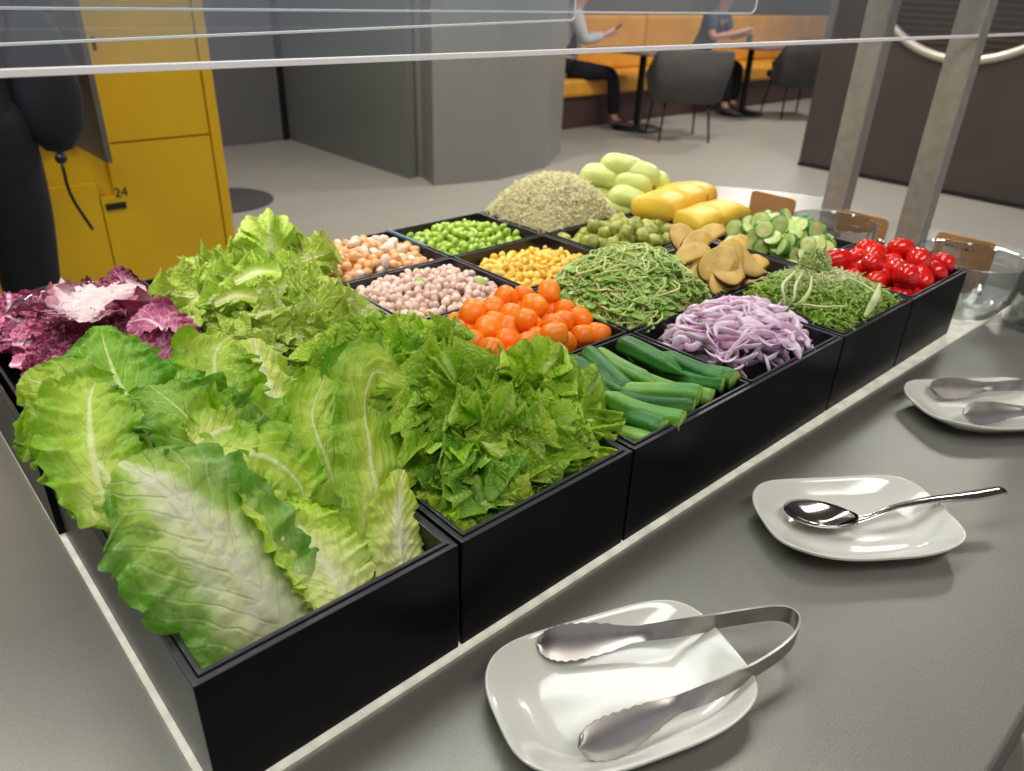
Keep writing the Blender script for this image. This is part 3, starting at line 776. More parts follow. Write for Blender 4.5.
# corn kernels
def kern(seed):
    def fn(p):
        w = 1.0 - .35 * (p.z < 0) * abs(p.z); q = V((p.x * w, p.y * w, p.z))
        return V((math.copysign(abs(q.x) ** .75, q.x), q.y * .72, math.copysign(abs(q.z) ** .85, q.z)))
    return blob('corn_kernel', .0044, .0042, .0052, M['corn'], seed=seed, sub=3, fn=fn, noise_amp=.1)
x0, y0, x1, y1 = cell(3, 2)
P = drop(x0, y0, x1, y1, RIM - .036, .0045, 840, .018, .5, .5, .72, 10, .85, 22)
scatter([kern(s) for s in range(4)], P, 'single yellow corn kernel in the corn pan', 'corn kernel', 'yellow corn kernels', 7, 300, 'corn_fill', 'yellow corn kernels deeper in the corn pan')
# edamame
def eda(seed):
    return bean('edamame_bean', M['edamame'], .0071, .0049, seed, .12)
x0, y0, x1, y1 = cell(3, 3)
P = drop(x0, y0, x1, y1, RIM - .032, .0058, 420, .022, .5, .5, .66, 11, .82, 24)
scatter([eda(s) for s in range(4)], P, 'single shelled green edamame bean in its pan', 'edamame', 'green edamame beans', 8, 300, 'edamame_fill', 'edamame beans deeper in the edamame pan')
# tomatoes
def tom(seed, L):
    def fn(p): return p * (1 - .06 * math.exp(-((1 - p.x) ** 2) * 20))
    o = blob('cherry_tomato', .0145 * L, .0122, .0122, M['tomato'], seed=seed, sub=3, fn=fn, noise_amp=.04)
    return o
x0, y0, x1, y1 = cell(5, 0)
P = drop(x0 + .002, y0 + .004, x1 - .002, y1 - .002, RIM - .032, .0122, 44, .0, .5, .5, 1, 12, .93, 40)
scatter([tom(1, 1.0), tom(2, 1.15), tom(3, 1.32)], P, 'glossy red cherry tomato in the tomato pan', 'tomato', 'red cherry tomatoes', 9, 300, align=lambda rg: (rg.uniform(-.4, .4), rg.uniform(-.4, .4), rg.uniform(0, 3.14)))
# olive green sprout vegetables
def bsprout(seed):
    rg = random.Random(seed); r = rg.uniform(.85, 1.15)
    def fn(p):
        q = p.copy(); a = math.atan2(q.y, q.x)
        k = 1 + .07 * math.sin(a * 3 + q.z * 5 + seed) + .05 * math.sin(a * 7 + q.z * 9)
        return V((q.x * k, q.y * k, q.z * 1.15 + (.1 if q.z < -.8 else 0)))
    o = blob('green_sprout_vegetable', .0098 * r, .0094 * r, .0102 * r, M['sprout_veg'], seed=seed, sub=3, fn=fn, noise_amp=.22)
    return o
x0, y0, x1, y1 = cell(4, 2)
P = drop(x0, y0, x1, y1, RIM - .030, .0098, 92, .030, .5, .5, .62, 13, .86, 30)
scatter([bsprout(s) for s in range(6)], P, 'olive green knobbly round vegetable in its pan', 'vegetable', 'olive green round vegetables', 10, 300)
# cucumber slices
def cuke(seed):
    rg = random.Random(seed); R = rg.uniform(.0108, .0128); T = rg.uniform(.002, .0035); n = 28
    vs, fs, mi = [], [], []
    prof = [(0, T), (R * .35, T + .0003), (R * .9, T), (R * .985, T * .8), (R, 0), (R * .985, -T * .8), (R * .9, -T), (0, -T)]
    for r, z in prof:
        for k in range(n):
            a = 2 * PI * k / n; f = 1 + .015 * math.sin(9 * a); vs.append((r * f * math.cos(a), r * f * math.sin(a) * .96, z))
    for i in range(len(prof) - 1):
        for k in range(n):
            fs.append((i * n + k, i * n + (k + 1) % n, (i + 1) * n + (k + 1) % n, (i + 1) * n + k)); mi.append(0 if i in (0, 1, 5, 6) else 1)
    o = mk('cucumber_slice', vs, fs, [M['flesh_green'], M['cuc_skin']], mi=mi)
    return o
x0, y0, x1, y1 = cell(5, 1)
P = drop(x0, y0, x1, y1, RIM - .020, .0095, 140, .046, .45, .5, .62, 14, .74, 30)
scatter([cuke(s) for s in range(5)], P, 'round cut cucumber slice with green skin in the cucumber pan', 'cucumber slice', 'cucumber slices', 11, 300, align=lambda rg: (rg.gauss(.65, .5), rg.gauss(-.3, .5), rg.gauss(-.5, .5)))
# sweet potato slices: thick irregular wedges
def facing(o, n, spin):
    qn = V((0, 0, 1)).rotation_difference(V(n).normalized()); o.rotation_mode = 'QUATERNION'; o.rotation_quaternion = qn @ Quaternion((0, 0, 1), spin)
def yam(seed):
    rg = random.Random(seed); n = 30; half = seed % 3 != 0
    A = rg.uniform(.020, .0235); B = A * rg.uniform(.62, .8); T = rg.uniform(.0032, .005)
    out = []
    for k in range(n):
        a = 2 * PI * k / n; x, y = A * math.cos(a), B * math.sin(a)
        if half: y = max(y, -B * .35)
        f = 1 + .05 * noise.noise(V((math.cos(a), math.sin(a), seed * 3.1)) * 2)
        out.append((x * f, y * f))
    vs, fs, mi = [], [], []
    prof = [(0, T), (.5, T * 1.04), (.93, T), (1, T * .75), (1.02, 0), (1, -T * .75), (.93, -T), (0, -T)]
    for s, z in prof:
        for x, y in out: vs.append((x * s, y * s, z + .0006 * noise.noise(V((x * s * 120, y * s * 120, seed)))+ x * s * .1))
    for i in range(len(prof) - 1):
        for k in range(n):
            fs.append((i * n + k, i * n + (k + 1) % n, (i + 1) * n + (k + 1) % n, (i + 1) * n + k))
            y = out[k][1]; mi.append(0 if i in (0, 1, 2, 5, 6) or (half and y < -B * .3) else 1)
    return mk('sweet_potato_slice', vs, fs, [M['yam'], M['yamskin']], mi=mi)
ypx = [(668, 262, .022, -20, 10), (697, 246, .026, 15, -10), (728, 254, .028, 30, 15), (745, 262, .024, 60, 30), (761, 262, .020, 80, -20), (700, 268, .022, -5, -30), (675, 278, .010, 10, 15),
       (715, 277, .014, 25, 20), (735, 272, .016, 70, 40), (750, 275, .010, 40, 10), (722, 287, .004, 10, -10), (738, 283, .006, 0, 5), (705, 286, .003, 60, -25), (660, 272, .012, 35, 20), (685, 238, .018, 80, 10), (710, 235, .02, 0, 10), (765, 272, .006, 0, 20), (715, 262, .012, 0, 0), (740, 250, .01, 40, 0)]
yl = ['resting on the left of the heap', 'with its pale cut face on top of the heap', 'large and tilted, near the top of the heap', 'standing steeply, facing the frisee', 'at the far right showing reddish skin', 'round and cracked, in the middle of the heap', 'against the pea shoots, low in the heap',
      'thick, under the cracked slice', 'leaning below the large tilted slice', 'low, next to the frisee', 'thin, lying at the front of the pan', 'showing a purple edge at the front of the pan', 'small, near the front rim', 'with purple skin, at the left rim', 'at the back left of the heap', 'at the back, beside the yellow fruit', 'low at the right end of the pan', 'mostly buried in the middle', 'mostly buried towards the cucumber']
for i, (px, py, h, rz, tl) in enumerate(ypx):
    o = yam(i + 1); p = at(px, py + 3, RIM + h)
    p.x = min(max(p.x, 4 * X0 + .018), 5 * X0 - .016); p.y = min(max(p.y, Y0 + .016), 2 * Y0 - .016)
    o.location = p; facing(o, (-.45 + rnd.uniform(-.35, .35), -.55 + rnd.uniform(-.35, .35), .75 + (.4 if i % 4 == 0 else 0)), math.radians(rz))
    tag(o, 'sweet potato slice ' + yl[i], 'sweet potato slice', 'yellow sweet potato slices')
for i in range(16):
    o = yam(i + 31); o.location = (4 * X0 + .022 + (i % 4) * .035, Y0 + .022 + (i // 4) * .028, RIM - .022 + .004 * (i % 3)); o.rotation_euler = (rnd.uniform(-.3, .3), rnd.uniform(-.3, .3), rnd.uniform(0, 6))
    tag(o, 'sweet potato slice lying underneath the others in the pan', 'sweet potato slice', 'lower layer of sweet potato slices')
# okra pods
def okra(L, R, light, seed):
    vs, fs, mi = [], [], []; n = 30; m = 22
    for i in range(m):
        v = i / (m - 1); r = R * (min(1, (1 - v) * 4.2) ** .75 if v > .76 else 1.0) * (1 - .22 * v); r = max(r, R * .03)
        if v < .08: r *= .88 + 1.5 * v
        bend = L * .07 * math.sin(v * PI * .9 + seed) 
        for k in range(n):
            a = 2 * PI * k / n; f = 1 + .13 * abs(math.cos(2.5 * a)) ** .9 - .06
            vs.append((v * L - L / 2, r * f * math.cos(a) + bend, r * f * math.sin(a)))
    for i in range(m - 1):
        for k in range(n):
            fs.append((i * n + k, i * n + (k + 1) % n, (i + 1) * n + (k + 1) % n, (i + 1) * n + k)); mi.append(0)
    fs.append(tuple(range(n))[::-1]); mi.append(1); fs.append(tuple((m - 1) * n + k for k in range(n))); mi.append(0)
    o = mk('okra_pod', vs, fs, [M['okra_lt'] if light else M['okra'], M['okraend']], mi=mi)
    return o
# (end px, tip px, height above/below rim, light?, label)
okl = [((625, 345), (683, 375), .004, 0, 'okra pod lying at the back next to the onion pan'),
       ((600, 354), (655, 386), .004, 1, 'lighter green okra pod in the middle of the back row'),
       ((585, 358), (641, 392), .003, 0, 'glistening okra pod third from the back left'),
       ((572, 364), (630, 396), .001, 0, 'dark okra pod nearer the leaf lettuce at the back'),
       ((744, 372), (672, 346), .002, 0, 'okra pod reaching to the corner by the onions'),
       ((733, 380), (668, 358), .000, 0, 'okra pod just in front of the corner pod'),
       ((720, 385), (650, 362), .000, 0, 'okra pod with a bright cut stem end at the front rim'),
       ((706, 393), (632, 376), .003, 1, 'okra pod crossing the middle with its cut end forward'),
       ((694, 401), (614, 384), .004, 1, 'lighter okra pod arched over its neighbours'),
       ((684, 408), (612, 392), .002, 0, 'okra pod tucked below the arched light pod'),
       ((673, 415), (604, 396), .006, 1, 'light green okra pod with large pale cut end'),
       ((650, 430), (600, 404), -.004, 0, 'dark okra pod low at the front left rim'),
       ((640, 440), (596, 420), -.010, 1, 'okra pod lowest at the front corner'),
       ((560, 372), (600, 392), -.006, 0, 'okra pod half hidden under the leaf lettuce'),
       ((640, 360), (700, 384), -.010, 0, 'okra pod beneath the back row'),
       ((600, 372), (670, 402), -.012, 0, 'okra pod beneath the arched pods'),
       ((700, 372), (640, 350), -.012, 0, 'okra pod deep at the back right'), ((620, 400), (660, 425), -.014, 0, 'okra pod deep at the front'),
       ((590, 390), (640, 420), -.012, 1, 'okra pod deep beside the leaf lettuce')]
for i, (a, b, h, lt, lab) in enumerate(okl):
    A = at(a[0], a[1], RIM + h - .004); B = at(b[0], b[1], RIM + h - .006)
    for q in (A, B):
        q.x = min(max(q.x, 2 * X0 + .011), 3 * X0 - .010); q.y = min(max(q.y, .0105), Y0 - .011)
    L = (B - A).length
    L = max(L, .072); o = okra(L, .0088 if L > .06 else .0076, lt, i); o.location = (A + B) / 2; dr = (B - A)
    o.rotation_euler = (rnd.uniform(0, 6), -math.asin(dr.z / L), math.atan2(dr.y, dr.x)); tag(o, lab, 'okra', 'green okra pods')
# onion strips
def onion(seed):
    rg = random.Random(seed); L = rg.uniform(.03, .05); w = rg.uniform(.0026, .0042); n = 16
    cur = rg.uniform(.6, 2.0); pts = []
    for i in range(n):
        t = i / (n - 1) - .5; a = t * cur
        R_ = L / cur; pts.append(V((R_ * math.sin(a), R_ * (1 - math.cos(a)), .004 * math.sin(t * 5 + seed))))
    Rr = [w * (max(.3, 1 - abs(2 * i / (n - 1) - 1) ** 7)) for i in range(n)]
    vs, fs, uv = [], [], []
    tubedata(pts, Rr, 8, flat=.32, vs=vs, fs=fs, uv=uv, up=V((0, 1, 0)))
    return mk('onion_strip', vs, fs, M['onion'], uvs=uv)
x0, y0, x1, y1 = cell(3, 0)
prot = [onion(s) for s in range(16)]
rg = random.Random(22)
seen = set()
for i in range(300):
    while True:
        x = rg.gauss(.5, .24); y = rg.gauss(.5, .25)
        if .06 < x < .94 and .07 < y < .93: break
    d = max(0, 1 - ((x - .5) / .52) ** 2 - ((y - .48) / .56) ** 2)
    z = RIM - .020 + (.044 * d ** .75) * (1 if i > 170 else rg.uniform(.1, .95)) + rg.uniform(-.002, .003)
    k = rg.randrange(16); o = prot[k] if k not in seen else prot[k].copy()
    if k in seen: col.objects.link(o)
    seen.add(k)
    rz = rg.uniform(0, 6.28) if rg.random() < .55 else rg.gauss(-.9, .4)
    gx, gy = -(x - .5), -(y - .5)
    o.location = (x0 + x * (x1 - x0), y0 + y * (y1 - y0), z)
    # lie along the slope of the mound
    nrm = V((-gx * 1.3, -gy * 1.3, 1)).normalized(); qn = V((0, 0, 1)).rotation_difference(nrm)
    o.rotation_mode = 'QUATERNION'; o.rotation_quaternion = qn @ Quaternion((0, 0, 1), rz) @ Quaternion((1, 0, 0), rg.uniform(-.9, .9))
    s = .62 if (min(x, 1 - x) < .16 or min(y, 1 - y) < .16) else 1; o.scale = (s, 1, 1)
    tag(o, 'thin curved pink and white strip of sliced red onion', 'onion strip', 'sliced red onion strips')

# ------------------------------------------------------------------ strand heaps (nobody could count)
def mound(x, y, x0, y0, x1, y1, h, p=.8, cx=.5, cy=.5, s=.62):
    ux, uy = ((x - x0) / (x1 - x0) - cx) / s, ((y - y0) / (y1 - y0) - cy) / s
    return h * (max(0, 1 - abs(ux) ** 2.6) * max(0, 1 - abs(uy) ** 2.6)) ** p
def under(name, c, h, zb, mat, s=.6, **k):
    """lumpy inner body of a strand heap"""
    x0, y0, x1, y1 = c; vs, fs, uv = [], [], []; n = 26
    for j in range(n + 1):
        for i in range(n + 1):
            x = x0 + (x1 - x0) * i / n; y = y0 + (y1 - y0) * j / n
            z = zb + mound(x, y, x0, y0, x1, y1, h, s=s, **k) + .003 * noise.noise(V((x, y, 0)) * 90); vs.append((x, y, z)); uv.append((.3 + .5 * noise.noise(V((x, y, 3)) * 300), .5))
    for j in range(n):
        for i in range(n): a = j * (n + 1) + i; fs.append((a, a + 1, a + n + 2, a + n + 1))
    return vs, fs, uv
# alfalfa sprouts
x0, y0, x1, y1 = cell(4, 3)
vs, fs, uv = under('', (x0, y0, x1, y1), .050, RIM - .006, None, s=.515)
rg = random.Random(31)
for i in range(5200):
    x = rg.uniform(x0 - .0, x1 + .0); y = rg.uniform(y0 - .0, y1 + .0); mz = mound(x, y, x0, y0, x1, y1, .054, s=.515)
    z = RIM - .005 + mz * rg.uniform(.96, 1.04); L = rg.uniform(.007, .016); a = rg.uniform(0, 6.28); el = rg.uniform(-.5, .9)
    d = V((math.cos(a) * math.cos(el), math.sin(a) * math.cos(el), math.sin(el))); p = V((x, y, z)); k = d.orthogonal() * rg.uniform(-.35, .35) * L
    g = rg.random() ** 2
    tubedata([p - d * L / 2, p + k, p + d * L / 2], [.0006, .00065, .0004], 3, cap=False, vs=vs, fs=fs, uv=uv, uvc=(g * .35, .5))
    if rg.random() < .28:
        q = p + d * L / 2; b = len(vs); o_ = d.orthogonal() * .0014
        vs += [q, q + d * .0016 + o_, q + d * .0034, q + d * .0016 - o_]; uv += [(.75, .5)] * 4; fs.append((b, b + 1, b + 2, b + 3))
uv[:27 * 27] = [(.12, .5)] * (27 * 27)
tag(mk('alfalfa_sprouts', vs, fs, M['alfalfa'], uvs=uv), 'heap of fine cream and green alfalfa sprouts rising above its pan', 'sprouts', None, 'stuff')
# pea shoots
x0, y0, x1, y1 = cell(3, 1)
vs, fs, uv = under('', (x0, y0, x1, y1), .044, RIM - .018, None, s=.52)
uv = [(.95, .5)] * len(uv)
rg = random.Random(32)
for i in range(1250):
    x = rg.uniform(x0 + .004, x1 - .004); y = rg.uniform(y0 + .004, y1 - .004); mz = mound(x, y, x0, y0, x1, y1, .058, s=.53)
    z = RIM - .018 + mz * rg.uniform(.85, 1.06); L = rg.uniform(.018, .042); a = rg.uniform(0, 6.28)
    nx, ny = (x - (x0 + x1) / 2) * 9, (y - (y0 + y1) / 2) * 9
    n_ = V((nx, ny, 1)).normalized(); d = V((math.cos(a), math.sin(a), rg.uniform(-.15, .25))); d = (d - n_ * d.dot(n_) * .9).normalized(); sd = n_.cross(d) * rg.uniform(-.5, .5) * L
    p = V((x, y, z)); g = rg.uniform(0, .75)
    A_, B_ = p - d * L / 2, p + d * L / 2 - n_ * .002
    for q in (A_, B_):
        if q.x < x0 or q.x > x1 or q.y < y0 or q.y > y1: q.x = min(max(q.x, x0), x1); q.y = min(max(q.y, y0), y1)
    tubedata(crom([A_, p + sd + n_ * rg.uniform(.002, .007), B_], 6), [.0008, .0010, .0010, .0009, .0009, .0007], 5, cap=False, vs=vs, fs=fs, uv=uv, uvc=(g, .5))
    if rg.random() < .95:
        for s in (-1, 1, .3):
            q = B_; e = (d + n_.cross(d) * s * .8 + n_ * rg.uniform(0, .5)).normalized(); w_ = n_.cross(e).normalized() * .0034; l = rg.uniform(.007, .012); b = len(vs)
            vs += [q, q + e * l * .4 + w_, q + e * l * .8 + w_ * .8, q + e * l, q + e * l * .8 - w_ * .8, q + e * l * .4 - w_]
            uv += [(rg.uniform(.55, 1), .5)] * 6; fs += [(b, b + 1, b + 2, b + 3), (b, b + 3, b + 4, b + 5)]
tag(mk('pea_shoots', vs, fs, M['pea'], uvs=uv), 'tangled heap of green pea shoots with pale stems', 'pea shoots', None, 'stuff')
# frisee
x0, y0, x1, y1 = cell(4, 0)
vs, fs, uv = under('', (x0, y0, x1, y1), .022, RIM - .014, None, s=.50)
uv = [(.6, .5)] * len(uv)
rg = random.Random(33)
for i in range(1500):
    x = rg.uniform(x0 + .006, x1 - .006); y = rg.uniform(y0 + .006, y1 - .006); mz = mound(x, y, x0, y0, x1, y1, .036, s=.53)
    z = RIM - .012 + mz * rg.uniform(.8, 1.05); L = rg.uniform(.010, .022); a = rg.uniform(0, 6.28)
    p = V((x, y, z)); d = V((math.cos(a), math.sin(a), rg.uniform(-.2, .5))).normalized(); s = d.cross(V((0, 0, 1))).normalized(); ph_ = rg.uniform(0, 6)
    c1 = math.hypot((x - x0) / (x1 - x0) - .62, (y - y0) / (y1 - y0) - .55)
    g = min(1, max(0, c1 * 2.6 - .25 + rg.uniform(-.25, .25)))
    pts = [p + d * L * (t - .5) + s * math.sin(t * 9 + ph_) * .0018 + V((0, 0, math.cos(t * 8 + ph_) * .0018)) for t in [k / 7 for k in range(8)]]
    tubedata(pts, [.0010, .0011, .0010, .0009, .0008, .0007, .0006, .0004], 4, cap=False, flat=.4, vs=vs, fs=fs, uv=uv, uvc=(g, .5))
    for t in (2, 3, 4, 5, 6):
        sg = 1 if t % 2 else -1; q = pts[t]; e = (s * sg + d * .5 + V((0, 0, rg.uniform(-.3, .5)))).normalized() * rg.uniform(.0025, .005); b = len(vs); w_ = d * .0009
        vs += [q - w_, q + w_, q + e]; uv += [(min(1, g + .15), .5)] * 3; fs.append((b, b + 1, b + 2))
tag(mk('frisee_leaves', vs, fs, M['frisee'], uvs=uv), 'heap of curly pale green frisee shreds in its pan', 'frisee', None, 'stuff')
stems = [([(795, 272, .024), (783, 285, .026), (778, 300, .016), (770, 312, .008)], 'pale curved frisee stem nearest the onions, left of the heap'),
         ([(803, 272, .026), (796, 285, .028), (790, 300, .018), (776, 312, .008)], 'pale curved frisee stem second from the onions'),
         ([(812, 276, .028), (810, 290, .026), (800, 302, .018), (785, 311, .010)], 'pale curved frisee stem third from the onions'),
         ([(848, 278, .026), (862, 284, .028), (874, 292, .026), (882, 300, .02)], 'thick pale frisee stem at the back toward the tomatoes'),
         ([(880, 284, .026), (886, 298, .024), (886, 312, .014), (880, 322, .006)], 'broad pale green frisee stem hanging at the right rim'),
         ([(780, 310, .012), (800, 309, .016), (822, 307, .018), (845, 306, .02)], 'long pale frisee stem lying across the front')]
for i, (pp, lab) in enumerate(stems):
    P = [at(a, b, RIM + h) for a, b, h in pp]
    for q in P: q.x = min(max(q.x, x0), x1 + .004); q.y = max(q.y, .006)
    o = tube('frisee_stem', P, [.0014, .0019, .0022, .0012] if i != 4 else [.0015, .004, .004, .0015], simple('stem_%d' % i, C(228, 234, 186), .4, c2=C(212, 224, 150), scale=80), None, 10, n=16, flat=.55, up=V((.3, -.6, .7)))
    tag(o, lab, 'frisee stem', 'pale frisee stems')
# small floret sprig above the cucumbers
vs, fs, uv = [], [], []
p0 = at(815, 262, RIM + .03); rg = random.Random(5)
for i in range(330):
    d = V((rg.gauss(0, 1), rg.gauss(0, 1), rg.gauss(0, 1))).normalized(); q = p0 + V((d.x * .016, d.y * .014, abs(d.z) * .016 - .004)) ; e = d * .003
    tubedata([q - e, q + d.orthogonal() * .0016, q + e], [.0007, .0009, .0005], 4, cap=False, vs=vs, fs=fs, uv=uv, uvc=(rg.uniform(.3, .9), .5))
tubedata([p0 + V((0, 0, .0)), p0 + V((0, 0, -.02))], [.009, .006], 8, vs=vs, fs=fs, uv=uv, uvc=(.6, .5))
tag(mk('curly_sprig', vs, fs, M['frisee'], uvs=uv), 'round curly green sprig between the cucumbers and the frisee', 'sprig')

# ------------------------------------------------------------------ pale green halves and yellow fruit
def halfpiece(name, L, W, H, mats, seed, endcut=.0):
    """plump half body, flat face down, long axis x"""
    vs, fs, mi = [], [], []; n, m = 22, 20
    for i in range(m + 1):
        v = i / m; x = (v - .5) * L; r = (1 - abs(2 * v - 1) ** 3.4) ** .6 if 0 < v < 1 else 0.02
        if endcut and v < endcut: r = (1 - abs(2 * endcut - 1) ** 2.6) ** .5; x = max(x, (endcut - .5) * L)
        for k in range(n):
            a = PI * k / (n - 1); fx = 1 + .05 * noise.noise(V((v * 3, k * .2, seed)))
            vs.append((x, -W / 2 * r * math.cos(a) * fx, H * r * math.sin(a) ** .8 * fx + .0006 * noise.noise(V((v * 9, k, seed)))))
    for i in range(m):
        for k in range(n - 1): fs.append((i * n + k, i * n + k + 1, (i + 1) * n + k + 1, (i + 1) * n + k)); mi.append(0)
        fs.append((i * n + n - 1, i * n, (i + 1) * n, (i + 1) * n + n - 1)); mi.append(1)
    fs.append(tuple(range(n))); mi.append(1); fs.append(tuple(m * n + k for k in range(n))[::-1]); mi.append(1)
    bm = bmesh.new(); me = bpy.data.meshes.new('q'); me.from_pydata(vs, [], fs); me.polygons.foreach_set('material_index', mi); bm.from_mesh(me)
    bmesh.ops.recalc_face_normals(bm, faces=bm.faces[:])
    return bmk(name, bm, mats, None, True)
av = [(600, 176, .040, 'pale green fruit half at the upper left of the stack'), (622, 166, .054, 'pale green fruit half on the very top of the stack'), (640, 173, .046, 'pale green fruit half just behind the topmost one'),
      (592, 190, .020, 'pale green fruit half in the left middle of the stack'), (632, 183, .034, 'pale green fruit half facing front in the middle of the stack'), (655, 182, .034, 'pale green fruit half at the right end beside the yellow fruit'),
      (588, 202, .002, 'pale green fruit half low at the left beside the sprouts'), (628, 198, .016, 'pale green fruit half second from the bottom in front'), (618, 209, .000, 'pale green fruit half lowest in front'), (608, 190, .018, 'pale green fruit half partly hidden in the middle'), (650, 196, .012, 'pale green fruit half wedged next to the yellow fruit')]
for i, (px, py, h, lab) in enumerate(av):
    o = halfpiece('pale_green_fruit_half', rnd.uniform(.060, .068), rnd.uniform(.034, .038), .023, [M['avocado'], M['avocut']], i)
    p = at(px, py, RIM + h); p.x = min(max(p.x, 5 * X0 + .014), 6 * X0 - .012)
    p.y = min(max(p.y, 3 * Y0 + .018), 4 * Y0 - .006)
    p.z -= .006; o.location = p
    o.rotation_euler = (rnd.uniform(-.15, .25) + .25, rnd.uniform(-.1, .15) + .12, -.85 + rnd.uniform(-.2, .2)); tag(o, lab, 'fruit piece', 'pale green fruit halves')
for i in range(6):
    o = halfpiece('pale_green_fruit_half', .055, .033, .022, [M['avocado'], M['avocut']], i + 20)
    o.location = (5 * X0 + .040 + (i % 3) * .034, 3 * Y0 + .040 + (i // 3) * .048, RIM - .022 + (0.012 if i % 2 else 0)); o.rotation_euler = (0, 0, -.75 + rnd.uniform(-.2, .2))
    tag(o, 'pale green fruit half buried under the others in its pan', 'fruit piece', 'pale green fruit halves below the stack')
def ychunk(i, L, W, H, blunt=.9, tip=.9):
    # thick slice of a rounded log: flat cut ends, domed top, flat base; long axis x
    vs, fs = [], []; n, m = 26, 14
    for k in range(m + 1):
        v = k / m; e = min(v, 1 - v); r = (1 - (1 - min(1, e / .12)) ** 2) ** .5 * .10 + .90
        r *= blunt + (tip - blunt) * v if False else (1 - (1 - tip) * v ** 1.5)
        for j in range(n):
            a = 2 * PI * j / n; ca, sa = math.cos(a), math.sin(a)
            f = 1 + .035 * noise.noise(V((v * 2, ca * 1.5, sa * 1.5 + i * 4)))
            y = W / 2 * r * f * math.copysign(abs(ca) ** .8, ca); z = H * r * f * (math.copysign(abs(sa) ** .8, sa) * .5 + .5)
            vs.append(((v - .5) * L + .004 * ca * (1 if i % 2 else -1) * (v < .1), y, z))
    for k in range(m):
        for j in range(n): fs.append((k * n + j, k * n + (j + 1) % n, (k + 1) * n + (j + 1) % n, (k + 1) * n + j))
    bm = bmesh.new(); me = bpy.data.meshes.new('q'); 
    c0_, c1_ = len(vs), len(vs) + 1; vs += [(-L / 2 - .001, 0, H * .5), (L / 2 + .001, 0, H * .5 * tip)]
    for j in range(n): fs.append((c0_, (j + 1) % n, j)); fs.append((c1_, m * n + j, m * n + (j + 1) % n))
    me.from_pydata(vs, [], fs); bm.from_mesh(me); bmesh.ops.recalc_face_normals(bm, faces=bm.faces[:])
    return bmk('yellow_fruit_piece', bm, M['yellowfruit'], None, True)
AX = -.74
ys = [((.775, .352), .000, .052, .060, .036, 1.0, .16, 'large blunt ended yellow fruit piece at the left of the back row'),
      ((.822, .358), .001, .050, .062, .037, 1.0, .14, 'yellow fruit piece in the middle of the back row'),
      ((.866, .362), .002, .048, .060, .037, .80, .12, 'rounded yellow fruit piece at the right of the back row'),
      ((.783, .298), -.006, .050, .050, .031, 1.0, .05, 'yellow fruit piece at the front with a round cut face'),
      ((.828, .300), -.006, .052, .052, .032, 1.0, .02, 'yellow fruit piece in the middle of the front row'),
      ((.872, .302), -.006, .054, .052, .031, .55, .0, 'yellow fruit piece tapering toward the cucumbers'),
      ((.800, .283), -.010, .075, .036, .010, .9, .02, 'thin yellow fruit slice lying lowest at the front rim')]
for i, ((x, y), h, L, W, H, tp, dr, lab) in enumerate(ys):
    o = ychunk(i, L, W, H, 1, tp); o.location = (x, y, RIM + h)
    o.rotation_euler = (0, rnd.uniform(-.05, .02), dr); tag(o, lab, 'fruit piece', 'yellow fruit pieces')
for i in range(4):
    o = ychunk(i + 9, .055, .044, .024); o.location = (5 * X0 + .04 + (i % 2) * .065, 2 * Y0 + .035 + (i // 2) * .055, RIM - .027); o.rotation_euler = (0, 0, .1)
    tag(o, 'yellow fruit piece buried under the others in its pan', 'fruit piece', 'yellow fruit pieces below')

